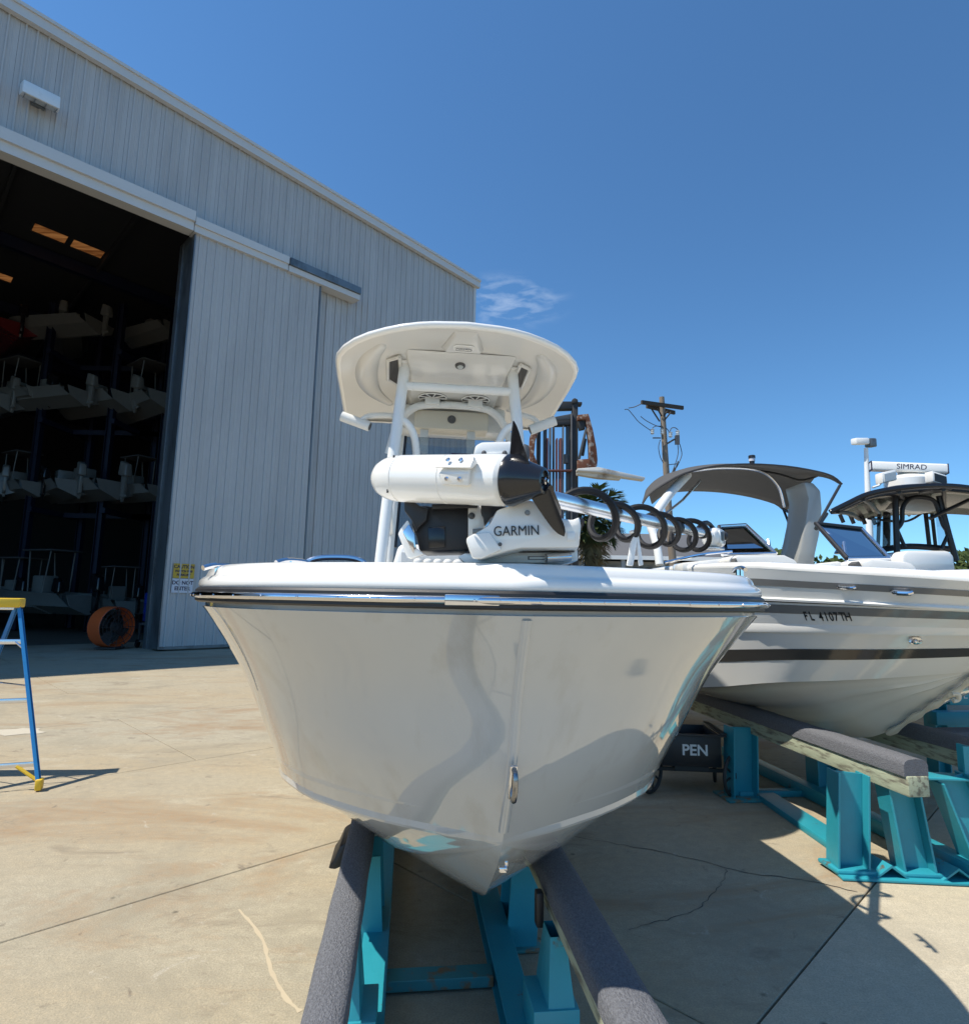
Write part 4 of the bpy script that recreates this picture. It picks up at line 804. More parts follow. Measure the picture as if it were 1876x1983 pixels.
part('base_rail', m_teal, st2, lambda m: m.prism([g0(1462,1546)+V((0,0,0)), g0(1498,1546), g0(1612,1618), g0(1612,1652)], (0, 0, .05)), bevel=.004)
part('base_rail', m_teal, st2, lambda m: m.box(rp+bl*.62-be*.3+Z*.06, (.12, 3.4, .10), (bl, be, Z)), bevel=.004)
part('base_rail', m_teal, st2, lambda m: m.box(rp+bl*.45+be*.02+Z*.03, (.95, .1, .05), (bl, be, Z)), bevel=.004)
# third stand at the far right edge
st3 = thing('boat_stand', 'teal stand at right edge with a white letter L on its beam', 'boat stand', at(1880, 1420, 6.2)*1 - Z*at(1880, 1420, 6.2).z)
q3 = at(1868, 1345, 5.6)
part('top_beam', m_teal, st3, lambda m: m.box(q3+bl*.35, (1.1, .1, .17), (bl, be, Z)), bevel=.006)
text('lettering', 'L', .09, q3-be*.054-bl*.05+Z*.0, bl, Z, m_paintw, st3, .001)
part('cross_beam', m_teal, st3, lambda m: (m.box(at(1850, 1390, 6.0)+bl*.5, (1.5, .12, .12), (bl, be, Z)), m.box(at(1850, 1402, 6.6)+bl*.5, (1.5, .1, .08), (bl, be, Z))), bevel=.006)
for dx in (.0, .9): 
    c = at(1812, 1400, 6.3)+bl*dx; part('post', m_teal, st3, lambda m: m.hsec(V((c.x, c.y, 0)), V((c.x, c.y, .95)), bl, .14, .14, .012))
part('bunk', m_carpet, st3, lambda m: m.box(at(1835, 1432, 5.2)+bl*.75, (1.6, .2, .16), (bl, be, Z)), bevel=.03)
# ------------------------------------------------------------------ black cart under the boats
cc = at(1338, 1442, 5.75); cart = thing('utility_cart', 'black steel cart with spoked wheels and white PEN lettering', 'cart', V((cc.x, cc.y, 0)))
cx_ = (bl*.96-be*.18).normalized(); cy_ = Z.cross(cx_)
def cb(m, x, y, z, sx, sy, sz): m.box(V((cc.x, cc.y, 0))+cx_*x+cy_*y+Z*z, (sx, sy, sz), (cx_, cy_, Z))
part('box_body', m_black, cart, lambda m: (cb(m, 0, 0, .38, .52, .02, .27), cb(m, 0, .5, .38, .52, .02, .27), cb(m, -.25, .25, .38, .02, .5, .27), cb(m, .25, .25, .38, .02, .5, .27), cb(m, 0, .25, .255, .52, .5, .02)), bevel=.004)
part('rim_flange', m_black, cart, lambda m: (cb(m, 0, -.02, .52, .60, .05, .015), cb(m, -.28, .25, .535, .06, .56, .015), cb(m, .28, .25, .535, .06, .56, .015)), bevel=.003)
text('lettering', 'PEN', .13, V((cc.x, cc.y, 0))+cx_*.03-cy_*.0125+Z*.385, cx_, Z, m_paintw, cart, .001, bold=.003)
part('axle', m_iron, cart, lambda m: (cb(m, 0, .08, .2, .62, .03, .03), cb(m, 0, .42, .2, .62, .03, .03), cb(m, 0, .25, .23, .3, .5, .04)))
def wheel(c, st=0.0):
    ax = cx_*math.cos(st)-cy_*math.sin(st); wy = Z.cross(ax)
    wh = part('wheel', m_iron, cart, lambda m: (m.tube([c+(wy*math.cos(a)+Z*math.sin(a))*.168 for a in [2*math.pi*k/32 for k in range(33)]], .016, 8), m.lathe(c-ax*.03, ax, [(0,.025),(.06,.025)], 12)), smooth=True)
    for k in range(8):
        a = 2*math.pi*k/8+.2; part('spoke', m_iron, wh, lambda m: m.tube([c+(wy*math.cos(a)+Z*math.sin(a))*.02, c+(wy*math.cos(a)+Z*math.sin(a))*.16], .009, 6))
for x, y in ((-.36, .0), (.36, .0), (-.33, .45), (.33, .45)): wheel(V((cc.x, cc.y, 0))+cx_*x+cy_*y+Z*.185, .75 if y < .1 else .3)
# ------------------------------------------------------------------ step ladder
lf_ = g0(75, 1532); lad = thing('step_ladder', 'blue fibreglass step ladder with yellow top cap at left edge', 'ladder', lf_)
apx = at(40, 1164, 5.86)
ldir = V((-.93, -.37, 0)).normalized()          # across the ladder, away to the left
lout = V((.37, -.93, 0)).normalized()           # the way the rear legs splay
wtop, wbot = .38, .60
rl0 = lf_; rl1 = lf_+ldir*wbot
rt0 = V((apx.x, apx.y, 1.53)); rt1 = rt0+ldir*wtop
spl = (rt0-lf_); spl.z = 0
fd = V((-.97, .22, 0)).normalized()
f0 = rt0+fd*.06-ldir*.01; ff0 = V((f0.x, f0.y, 0))+fd*.62-ldir*.08
f1 = f0+ldir*(wtop+.02); ff1 = ff0+ldir*(wbot+.16)
def railp(m, a, b, wd=.075, th=.03):
    ax = (b-a).normalized(); m.hsec(a, b, ldir.cross(ax), wd, th, .006)
for nm, a, b in (('rear_rail', rl0, rt0), ('rear_rail', rl1, rt1), ('front_rail', ff0, f0), ('front_rail', ff1, f1)):
    part(nm, m_ltblue, lad, lambda m: railp(m, a+Z*.03, b), bevel=.003, seg=1)
    part('foot', m_yellow, lad, lambda m: m.box(a+Z*.045+(b-a).normalized()*.01, (.05, .085, .09), (ldir, ldir.cross(Z), Z)), bevel=.01)
part('top_cap', m_yellow, lad, lambda m: m.box((rt0+rt1+f0+f1)/4+Z*.045, (wtop+.08, .17, .085), (ldir, ldir.cross(Z), Z)), bevel=.012)
for k in range(1, 6):
    t = 1-k*.305/1.53
    a, b = ff0.lerp(f0, 1-t), ff1.lerp(f1, 1-t)
    part('step', m_alu, lad, lambda m: m.box((a+b)/2, ((b-a).length, .09, .03), (ldir, ldir.cross(Z), Z)), bevel=.004)
for t in (.135, .47, .80):
    a, b = rl0.lerp(rt0, t), rl1.lerp(rt1, t)
    part('brace_bar', m_alu, lad, lambda m: m.box((a+b)/2, ((b-a).length, .012, .045), ((b-a).normalized(), lout, Z)), bevel=.003)
for sgn, a in ((1, rl0), (-1, rl1)):
    part('corner_brace', m_yellow, lad, lambda m: m.tube([a.lerp(rt0 if sgn == 1 else rt1, .05), a.lerp(rt0 if sgn == 1 else rt1, .13)+ldir*sgn*.14], .014, 6))
    part('corner_brace', m_alu, lad, lambda m: m.tube([a.lerp(rt0 if sgn == 1 else rt1, .755), a.lerp(rt0 if sgn == 1 else rt1, .80)+ldir*sgn*.06], .009, 6))
part('spreader', m_alu, lad, lambda m: (m.tube([rl0.lerp(rt0, .55), ff0.lerp(f0, .55)], .008, 6), m.tube([rl1.lerp(rt1, .55), ff1.lerp(f1, .55)], .008, 6)))
# ------------------------------------------------------------------ dark hardtop boat further right
b3 = thing('hardtop_boat', 'white boat with black hardtop and open-array radar behind the bowrider', 'boat', V((at(1790, 1100, 9.6).x, 10.5, 0)))
def e3(name, px, Y, depth, mt, bevel=.01, parent=b3): return extr(name, px, Y, depth, mt, parent, bevel)
c3 = at(1800, 1100, 9.5)
def W3(s, w_, z): return V((c3.x+.28, 6.4, 0)) + be*s + bl*w_ + Z*z
H3 = Hull(W3, [(0,0),(.05,.2),(.3,.7),(.8,1.1),(1.6,1.32),(3,1.38),(7,1.35)], [(0,1.95),(2,1.85),(7,1.65)], [(0,0),(.3,.45),(.8,.85),(1.6,1.1),(3,1.15),(7,1.15)], [(0,1.2),(1.5,1.0),(4,.85),(7,.8)], [(1.2,.7),(1.5,.4),(1.95,0)], [(.7,1.2),(1.1,.85),(1.6,.6),(7.8,.5)], 7, 1.2, 1.95)
h3 = part('hull', m_hull2, b3, lambda m: H3.skin(m, nv=10), smooth=True, ang=50)
part('hull_bottom', m_hull2, h3, lambda m: H3.bottom(m, nb=8), smooth=True, ang=30)
part('deck', m_hull2, b3, lambda m: (H3.sweep(m, [(0,0),(.01,.03),(-.05,.05),(-.3,.04),(-.31,-.4)], False), m.prism([W3(1.2, -.8, 1.5), W3(1.2, .8, 1.5), W3(7, 1.1, 1.3), W3(7, -1.1, 1.3)], (0, 0, .02))), smooth=True, ang=40)
part('bow_cover', m_canvas, b3, lambda m: m.rings([[W3(.5, -.75, 1.99), W3(.5, 0, 2.02), W3(.5, .75, 1.99)], [W3(1.4, -1.2, 1.98), W3(1.4, 0, 2.07), W3(1.4, 1.2, 1.98)], [W3(2.1, -1.2, 1.96), W3(2.1, 0, 2.02), W3(2.1, 1.2, 1.96)]], False, False), solid=.02)
e3('console_seat', [(1748,1112),(1748,1074),(1756,1066),(1838,1066),(1848,1076),(1852,1112)], 8.9, .7, m_white, .05)
e3('console', [(1726,1110),(1730,1076),(1750,1070),(1830,1070),(1830,1110)], 9.3, .6, m_white, .05)
TOPN = spline([at(x, y, 9.0) for x, y in ((1606,992),(1640,975),(1682,956),(1740,945),(1810,940),(1876,944),(1950,960),(2010,985))], 4)
TOPF = spline([at(x, y, 12.0) for x, y in ((1660,1006),(1680,1000),(1715,996),(1760,994),(1815,992),(1870,994),(1920,1000),(1960,1010))], 4)
top3 = part('hardtop', m_blackg, b3, lambda m: m.rings([[a.lerp(b, t)+Z*.05*math.sin(math.pi*t) for t in (0, .25, .5, .75, 1)] for a, b in zip(TOPN, TOPF)], False, False), smooth=True, solid=.07)
for k in range(6):
    a, b = TOPN[2+k*5], TOPF[2+k*5]; part('top_rib', m_black, top3, lambda m: m.tube([a.lerp(b, t)+Z*(.05*math.sin(math.pi*t)-.05) for t in (.02, .3, .6, .98)], .03, 6))
e3('headliner', [(1740,982),(1755,965),(1800,962),(1830,975),(1832,985),(1800,992),(1760,990)], 10.0, .4, m_under, .03)
def p3(name, pts, r=.032, Y=9.7, mt=None): return part(name, mt or m_black, b3, lambda m: m.tube(spline([at(x, y, Y) for x, y in pts], 5), r, 10), smooth=True)
p3('frame_post', [(1733,956),(1735,1020),(1737,1084)], .045); p3('frame_post', [(1818,960),(1830,1010),(1851,1086)], .045)
p3('frame_post', [(1702,996),(1700,1055)], .03, 11); p3('frame_post', [(1792,994),(1800,1064)], .035, 11); p3('frame_post', [(1804,994),(1812,1064)], .03, 11.2); p3('frame_post', [(1717,992),(1716,1060)], .06, 11)
p3('frame_arch', [(1737,1024),(1746,1010),(1748,982),(1762,966),(1785,963),(1808,970),(1818,992),(1826,1016),(1834,1028)], .035)
p3('frame_brace', [(1735,1022),(1752,1060)], .028); p3('frame_brace', [(1838,1030),(1822,1064)], .028); p3('frame_brace', [(1700,1066),(1760,1058),(1846,1064)], .05, 9.9)
p3('frame_brace', [(1680,1004),(1740,1010),(1765,1006),(1790,990)], .02, 10.5); p3('outrigger', [(1800,1004),(1876,968)], .03, 9.6)
for k, (x, y) in enumerate(((1626,996),(1646,998),(1668,999),(1688,1000))): p3('rod_holder', [(x,y),(x+7,y+16)], .035, 11.6)
e3('enclosure_pane', [(1688,1000),(1732,996),(1732,1066),(1690,1060)], 10.4, .008, m_clear, 0); e3('enclosure_pane', [(1812,1000),(1832,1004),(1840,1064),(1818,1062)], 10.4, .008, m_clear, 0)
rdr = at(1758, 906, 9.8)
rad_ = part('radar_pedestal', m_white, b3, lambda m: m.lathe(at(1757, 944, 9.9), Z, [(0,.33),(.12,.33),(.17,.29),(.2,.18),(.22,.13),(.26,.13)], 24), smooth=True)
rx = (at(1834, 909, 9.6)-at(1684, 903, 9.95)).normalized(); rn = rx.cross(Z)
part('radar_array', m_white, rad_, lambda m: m.box((at(1834, 909, 9.6)+at(1684, 903, 9.95))/2, ((at(1834, 909, 9.6)-at(1684, 903, 9.95)).length, .16, .155), (rx, rn, Z)), bevel=.03, seg=3)
rc = (at(1834, 909, 9.6)+at(1684, 903, 9.95))/2
text('lettering', 'SIMRAD', .12, rc+rx*.03-rn*(.0815 if rn.y > 0 else -.0815), rx, Z, m_ink, rad_, .001, sx=1.0)
for d in (-.53, .53): part('array_band', m_ink, rad_, lambda m: m.box(rc+rx*d, (.012, .163, .158), (rx, rn, Z)))
for x, y, dx in ((1715,924,-1), (1812,928,1)):
    fl = part('spreader_light', m_white, b3, lambda m: m.box(at(x, y, 9.4), (.26, .16, .17), ((bl*1.0+Z*.25*-dx).normalized(), be, Z)), bevel=.02)
    part('lens', m_lens if dx < 0 else m_black, fl, lambda m: m.box(at(x, y+1, 9.4)-be*.085, (.2, .012, .12), ((bl*1.0+Z*.25*-dx).normalized(), be, Z)))
    part('light_bracket', m_white, fl, lambda m: m.tube([at(x-8, y+8, 9.4), at(x-14, y+16, 9.4), at(x-26, y+20, 9.4)], .02, 6))
e3('top_box', [(1802,942),(1838,940),(1846,948),(1806,950)], 9.1, .3, m_black, .02)
# ------------------------------------------------------------------ yard light on white pole
lpb = at(1681, 1080, 24.0); yl = thing('yard_light', 'slim white pole with twin flood lights beyond the dark hardtop', 'light', V((lpb.x, lpb.y, 0)))
ptop = at(1676.5, 868, 24.0)
part('pole', m_whitem, yl, lambda m: m.tube([V((lpb.x+.02, lpb.y, 0)), ptop.lerp(V((lpb.x, lpb.y, 0)), .3), ptop], [.15, .12, .075], 12), smooth=True)
part('lamp_head', m_whitem, yl, lambda m: m.box(ptop-cR*.22+Z*.28, (.55, .4, .26), (cR, cF, Z)), bevel=.05)
part('lamp_head', m_galv, yl, lambda m: m.box(ptop+cR*.20+Z*.22, (.28, .4, .36), (cR, cF, Z)), bevel=.05)
# ------------------------------------------------------------------ utility pole
UY = 27.0
up = thing('utility_pole', 'weathered wooden utility pole with dark crossarm and insulators', 'utility pole', V((at(1300, 1090, UY).x, UY, 0)))
PT = [at(1281, 769, UY), at(1287, 866, UY), at(1293, 967, UY), at(1300, 1060, UY)]; PT.append(V((PT[-1].x+.3, UY, 0)))
part('pole', m_pole, up, lambda m: m.tube(PT, [.115, .13, .15, .165, .18], 14), smooth=True)
for dy in (-.17, .17): part('crossarm', m_arm, up, lambda m: (lambda a, b: m.box((a+b)/2+V((0,dy,0)), ((b-a).length, .1, .17), ((b-a).normalized(), (b-a).normalized().cross(Z), Z)))(at(1240, 781, UY-.5) if dy < 0 else at(1254, 784, UY-.5), at(1320, 792, UY+.5) if dy < 0 else at(1308, 797, UY+.5)))
for a, b in (((1259,788),(1277,816)), ((1272,790),(1281,806)), ((1299,798),(1287,813)), ((1292,796),(1285,806))): part('arm_brace', m_arm, up, lambda m: m.tube([at(*a, UY-.2), at(*b, UY-.15)], .035, 6))
def insul(x, y, sc=1.0, Y=UY-.3): part('insulator', m_ins, up, lambda m: m.lathe(at(x, y, Y)-Z*.12*sc, Z, [(0,.03),(.02,.07),(.06,.09*sc),(.1,.05),(.13,.09*sc),(.17,.06),(.22*sc,.10*sc),(.25*sc,.03)], 12), smooth=True)
for x, y in ((1263,836), (1282,836), (1298,842), (1312,839)): insul(x, y)
part('cutout_box', m_steelg, up, lambda m: (m.box(at(1311, 852, UY-.3), (.18, .15, .42), (cR, cF, Z)), m.tube([at(1290, 860, UY-.1), at(1303, 852, UY-.3), at(1312, 848, UY-.3)], .04, 6)))
part('bracket_arm', m_steelg, up, lambda m: m.tube([at(1264, 848, UY-.3), at(1279, 848, UY-.1)], .03, 6))
def wirep(pts, r=.018, Y=UY-.3): part('wire', m_wire, up, lambda m: m.tube(spline([at(x, y, Y) for x, y in pts], 6), r, 5), smooth=True)
wirep([(1241,782),(1228,788),(1217,790)], .022); wirep([(1209,793),(1216,793),(1225,803),(1238,818),(1262,835)]); wirep([(1240,806),(1252,815),(1270,824),(1280,825)])
wirep([(1263,833),(1264,828),(1271,825),(1280,827)]); wirep([(1297,840),(1299,830),(1306,828),(1312,832),(1314,838)], .02); wirep([(1289,828),(1294,834),(1298,842)], .02)
wirep([(1278,852),(1275,866),(1278,884),(1284,896)]); wirep([(1312,860),(1313,875),(1310,890),(1303,910),(1298,922)]); wirep([(1316,860),(1320,878),(1317,890),(1310,905)]); wirep([(1306,905),(1301,918),(1297,925)], .03); wirep([(1313,893),(1306,912),(1299,930)], .03)
wirep([(1293,900),(1310,898)], .02); wirep([(1270,1003),(1286,997),(1295,995)], .02)
# ------------------------------------------------------------------ marina forklift
FY = 20.0
fk = thing('marina_forklift', 'dark marina forklift with tall mast and raised pale forks behind the boat', 'forklift', V((at(1080, 1100, FY).x, FY, 0)))
def fpx(name, px, depth, mt, Y=FY, bevel=.01): return extr(name, px, Y, depth, mt, fk, bevel)
def post(x0, x1, y0, mt, Y=FY, name='mast_channel'):
    a = at(x0, y0, Y); b = at(x1, y0, Y); part(name, mt, fk, lambda m: m.prism([a, b, V((b.x, b.y, .6)), V((a.x, a.y, .6))], V((0, .28, 0))), bevel=.012)
post(1108, 1119, 774, m_iron); post(1097, 1104, 815, m_steelg, FY+.1); post(1040, 1047, 815, m_iron); post(1053, 1059, 818, m_steelg, FY+.1); post(1105, 1108.5, 800, m_steelg, FY-.05, 'channel_lip')
for x0, x1, mt in ((1058,1062,m_hose), (1064.5,1067.5,m_steelg), (1077,1080,m_hose), (1083,1088,m_hose), (1071,1074,m_iron), (1090,1092,m_steelg)): post(x0, x1, 848 if mt is m_hose else 824, mt, FY-.1, 'lift_hose' if mt is m_hose else 'lift_chain')
fpx('mast_crosshead', [(1066,777),(1108,777),(1108,791),(1066,792)], .3, m_iron); fpx('mast_crosshead', [(1118,778),(1127,778),(1127,783),(1118,783)], .3, m_iron); fpx('mast_cap', [(1107,775),(1109,772),(1113,770.5),(1118,773),(1119,779),(1107,781)], .35, m_iron, FY-.04)
fpx('cross_member', [(1036,814),(1106,801),(1106,812),(1036,816)], .3, m_steelg); fpx('cross_member', [(1036,816),(1104,813),(1104,822),(1036,824)], .3, m_iron); fpx('cross_member', [(1040,909),(1108,909),(1108,912),(1040,912)], .2, m_hose, FY-.15)
fpx('carriage_bar', [(1090,880),(1098,878),(1100,896),(1090,896)], .2, m_steelg)
fpx('carriage_arm', [(1119,803),(1139,801),(1141,806),(1148,832),(1155,868),(1157,890),(1156,902),(1140,906),(1119,908),(1119,890),(1141,888),(1140,860),(1137,830),(1134,812),(1119,812)], .25, m_rust, FY-.3)
fpx('carriage_arm', [(1038,806),(1036,815),(1026,845),(1024,870),(1028,900),(1040,905),(1040,896),(1034,880),(1036,855),(1041,840)], .25, m_rust, FY-.3)
fpx('arm_stay', [(1133,830),(1137,832),(1124,888),(1119,888)], .12, m_steelg, FY-.25); fpx('arm_stay', [(1132,848),(1136,850),(1131,882),(1126,881)], .12, m_iron, FY-.15)
fpx('pivot_block', [(1119,815),(1134,813),(1133,830),(1122,832)], .2, m_iron, FY-.2)
for dz, nm in ((0, 'fork'),):
    fpx(nm, [(1118,907),(1158,904),(1180,909),(1249,924),(1248,929),(1205,923),(1160,914),(1118,911)], .35, m_fork, FY-.5); fpx('fork_underside', [(1118,911.5),(1160,915),(1202,923),(1202,928),(1160,925),(1118,918)], .3, m_fork, FY-.3)
fc = V((at(1080, 1100, FY).x, FY+2.2, 0))
part('chassis', m_iron, fk, lambda m: (m.box(fc+Z*1.2, (2.2, 4.2, 1.2), None),), bevel=.08)
part('cab', m_iron, fk, lambda m: (m.box(fc+Z*2.5+V((0,.4,0)), (1.3, 1.4, 1.5), None),), bevel=.05)
for sx in (-1, 1):
    for y in (-1.5, 1.5): part('wheel', m_black, fk, lambda m: m.lathe(fc+V((sx*1.05-.2, y, .62)), V((1,0,0)), [(0,.5),(.03,.6),(.37,.6),(.4,.5)], 24), smooth=True)
# ------------------------------------------------------------------ low house
HY = 38.0
ho = thing('low_house', 'low grey house with dark shingle roof and shaded porch beyond the boats', 'house', V((at(1230, 1090, HY).x, HY, 0)))
def hb(m, x0, x1, z0, z1, y0, y1): m.box(V(((x0+x1)/2, (y0+y1)/2, (z0+z1)/2)), (x1-x0, y1-y0, z1-z0))
hx0 = at(1118, 1080, HY).x; hx1 = at(1345, 1080, HY).x+3
part('wall', m_hwall, ho, lambda m: hb(m, hx0, hx1, 0, 4.2, HY+1.2, HY+8))
part('roof', m_roofh, ho, lambda m: m.prism([V((hx0-.6, HY-.6, 4.38)), V((hx0-.6, HY+9.5, 4.38)), V((hx0-.6, HY+4.4, 6.35))], V((hx1-hx0+1.2, 0, 0))), bevel=.03)
part('fascia', m_whitem, ho, lambda m: hb(m, hx0-.62, hx1+.62, 4.2, 4.44, HY-.66, HY-.58))
for k in range(5):
    x = hx0+.3+k*(hx1-hx0-.6)/4; part('porch_post', m_hwall, ho, lambda m: hb(m, x-.12, x+.12, 0, 4.2, HY-.5, HY-.26))
for k in range(4):
    x = hx0+.8+k*(hx1-hx0-1)/4
    wn = part('window', m_hwall, ho, lambda m: hb(m, x, x+1.9, 1.9, 3.9, HY+1.14, HY+1.2)); part('pane', m_hdark, wn, lambda m: (hb(m, x+.08, x+.92, 1.98, 3.82, HY+1.10, HY+1.15), hb(m, x+.98, x+1.82, 1.98, 3.82, HY+1.10, HY+1.15)))
for x in (1218, 1278): 
    c = at(x, 1046, HY+3.5); part('roof_vent', m_hwall, ho, lambda m: m.box(c-Z*.2, (.5, .5, .9)), bevel=.03)
# ------------------------------------------------------------------ palm
PY = 23.0
pb_ = V((at(1134, 1090, PY).x, PY, 0)); ptp = at(1146, 1004, PY)
palm = thing('palm_tree', 'cabbage palm with a round shaggy crown behind the coiled cable', 'palm tree', pb_)
part('trunk', m_bark, palm, lambda m: m.tube(spline([pb_, pb_+Z*1.6+V((.05,0,0)), ptp-Z*.6, ptp], 5), .2, 12), smooth=True)
def frond_mesh(name, mt, L, droop):
    m = MB(); random.seed(5)
    P = [V((L*t, 0, L*(.30*t-droop*t*t))) for t in [k/12 for k in range(13)]]
    m.tube(P, [.03*(1-k/14) for k in range(13)], 5)
    for k in range(5, 13):
        for sgn in (-1, 1):
            for j in range(3):
                a = P[k]-(P[k]-P[k-1])*(j/3); ll = L*.42*math.sin(math.pi*min(1, (k-3.0)/10.5))+.12; d = V((.75, sgn*random.uniform(.5, .9), random.uniform(-.35, .1))).normalized(); n = V((-d.y, d.x, 0))*.028
                m.add([a-n, a+n, a+d*ll*.6+n*.8-Z*.03, a+d*ll-Z*ll*.22, a+d*ll*.6-n*.8-Z*.03], [(0,1,2,3,4)])
    o = m.build(name, mt); o.parent = palm; return o
fr = [frond_mesh('frond', m_frond, 1.25, .28), frond_mesh('frond', m_frond, 1.1, .75), frond_mesh('frond', m_frondd, 1.15, 1.35)]
k = 0
for tier, (n, tilt, which) in enumerate(((9, .75, 0), (13, .30, 0), (14, -.05, 1), (14, -.35, 1), (12, -.6, 2))):
    for i in range(n):
        f = fr[which] if (tier, i) in ((0, 0), (2, 0), (4, 0)) else fr[which].copy()
        if f.name not in [o.name for o in COL.objects]: COL.objects.link(f)
        f.parent = palm; f.location = ptp-pb_+Z*(.12-.06*tier); f.rotation_euler = (random.uniform(-.2, .2), -tilt+random.uniform(-.15, .15), 2*math.pi*(i+.37*tier)/n+random.uniform(-.2, .2))
# ------------------------------------------------------------------ far trees
def crown(name, mt, parent, rx_, rz, n, seed):
    random.seed(seed); m = MB(); bl_ = [(V((random.uniform(-.6, .6)*rx_, random.uniform(-.6, .6)*rx_, rz*random.uniform(.45, 1.45))), random.uniform(.35, .6)) for _ in range(9)]
    for _ in range(n):
        c, r = random.choice(bl_); d = V((random.gauss(0, 1), random.gauss(0, 1), random.gauss(0, 1))).normalized()*random.uniform(.6, 1.05); p = c+V((d.x*rx_*r, d.y*rx_*r, d.z*rz*r*.75))
        a = V((random.gauss(0, 1), random.gauss(0, 1), random.gauss(0, 1))).normalized(); b = a.orthogonal().normalized(); s_ = random.uniform(.16, .38)
        m.add([p-a*s_, p-b*s_*.6, p+a*s_, p+b*s_*.6], [(0,1,2,3)])
    o = m.build(name, mt); o.parent = parent; return o
tspec = [(1335,1060,62,3.2,3.6,0),(1400,1058,66,3.5,3.8,1),(1478,1058,66,3.6,4.6,1),(1516,1054,60,3.4,5.4,0),(1560,1060,64,3.2,4.4,1),(1614,1052,64,3.4,5.0,0),(1655,1060,70,3.2,4.2,1),(1700,1062,72,3.4,4.0,0),(1755,1062,80,3.6,4.6,1),(1785,1058,78,4.0,5.6,0),(1826,1058,82,4.2,5.2,1),(1868,1050,48,2.8,4.6,0),(1900,1056,50,3.0,4.4,1)]
desc = ['dark green bushy tree beyond the house at left end of the tree line','olive tree seen through the coiled cable near the bowrider windshield','olive rounded tree just left of the grey bimini arch','taller dark green tree beside the grey bimini arch','olive tree hidden partly behind the grey bimini arch','dark tree between bimini arch and bowrider windshield','low olive tree behind the bowrider windshield','low dark tree behind the white light pole','olive tree under the left side of black hardtop','taller dark tree in the middle under the black hardtop','wide olive tree under the right post of black hardtop','near dark tree at right edge beside the black hardtop boat','olive tree just past the right edge behind the dark boat cover']
src = {}
for (x, y, Y, rx_, rz, kind), ds_ in zip(tspec, desc):
    b = V((at(x, y, Y).x, Y, 0)); t = thing('broadleaf_tree', ds_, 'tree', b, 'trees on the horizon')
    part('trunk', m_bark, t, lambda m: m.tube(spline([b, b+Z*1.2+V((.1,0,0)), b+Z*2.6+V((-.1,.1,0)), b+Z*4], 3), [.22-.012*i for i in range(10)], 8), smooth=True)
    if kind not in src: src[kind] = crown('crown', m_leaf if kind == 0 else m_leaf2, t, 3.6, 3.2, 2600, 11+kind); cr = src[kind]
    else: cr = src[kind].copy(); COL.objects.link(cr); cr.parent = t
    # crowns are built about the tree base
    cr.location = (0, 0, .6); cr.scale = (rx_/3.6, rx_/3.6, rz/4.6); cr.rotation_euler.z = random.uniform(0, 6)
hg = tag(part('far_field', m_grass, None, lambda m: m.prism([V((-60, 52, -.02)), V((300, 40, -.02)), V((400, 400, -.02)), V((-200, 400, -.02))], (0, 0, .03))), kind='structure')
# ------------------------------------------------------------------ inside the storage building
m_racked = mat('dimmed white gelcoat', (.19, .19, .175), .3, var=.1)  # white boats: gelcoat colour darkened to stand in for the dim interior
def storage_boat(cowl, hullm, ttop):
    t = thing('racked_boat', 'x', 'boat', (0, 0, 0), 'boats racked inside the building')
    def L(s, w_, z): return V((s, w_, z))
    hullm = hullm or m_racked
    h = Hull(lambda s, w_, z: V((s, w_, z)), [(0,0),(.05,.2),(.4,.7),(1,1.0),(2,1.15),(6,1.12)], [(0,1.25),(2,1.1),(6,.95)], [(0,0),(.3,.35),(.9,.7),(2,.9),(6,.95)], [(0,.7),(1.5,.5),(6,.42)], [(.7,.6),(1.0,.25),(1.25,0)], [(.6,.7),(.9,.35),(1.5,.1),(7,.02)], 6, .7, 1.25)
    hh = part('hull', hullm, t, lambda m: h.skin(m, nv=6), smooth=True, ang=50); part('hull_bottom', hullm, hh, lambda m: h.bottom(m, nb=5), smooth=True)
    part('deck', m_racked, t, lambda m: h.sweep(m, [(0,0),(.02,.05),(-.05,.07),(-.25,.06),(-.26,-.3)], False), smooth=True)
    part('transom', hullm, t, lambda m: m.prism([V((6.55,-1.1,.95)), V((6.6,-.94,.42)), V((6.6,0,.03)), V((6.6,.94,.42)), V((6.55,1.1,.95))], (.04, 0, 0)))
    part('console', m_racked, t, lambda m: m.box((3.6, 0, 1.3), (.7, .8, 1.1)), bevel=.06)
    e = part('outboard_cowl', cowl, t, lambda m: m.add([V(p) for p in ((6.75,-.24,1.25),(6.75,.24,1.25),(7.35,.22,1.15),(7.35,-.22,1.15),(6.8,-.2,2.0),(6.8,.2,2.0),(7.3,.16,1.8),(7.3,-.16,1.8))], [(0,1,2,3),(4,5,6,7),(0,1,5,4),(1,2,6,5),(2,3,7,6),(3,0,4,7)]), bevel=.08, seg=3)
    part('outboard_leg', cowl, e, lambda m: (m.prism([V((6.85,-.09,1.25)), V((7.2,-.09,1.2)), V((7.1,-.06,.3)), V((6.95,-.06,-.1)), V((6.85,-.06,.3))], (0, .16, 0)), m.lathe((6.75,0,.2), (1,0,0), [(0,.02),(.1,.09),(.4,.09),(.55,.03)], 12)), bevel=.02)
    if ttop:
        part('top_canopy', m_canvas, t, lambda m: m.box((3.9, 0, 3.05), (2.0, 1.6, .08)), bevel=.03)
        for sx in (-.7, .7):
            for y in (-.6, .6): part('top_pole', m_racked, t, lambda m: m.tube([V((3.9+sx*.7, y*1.1, 1.0)), V((3.9+sx, y, 3.03))], .03, 8))
    return t
m_redh = mat('dark red hull', (.16, .02, .02), .2, var=.1)
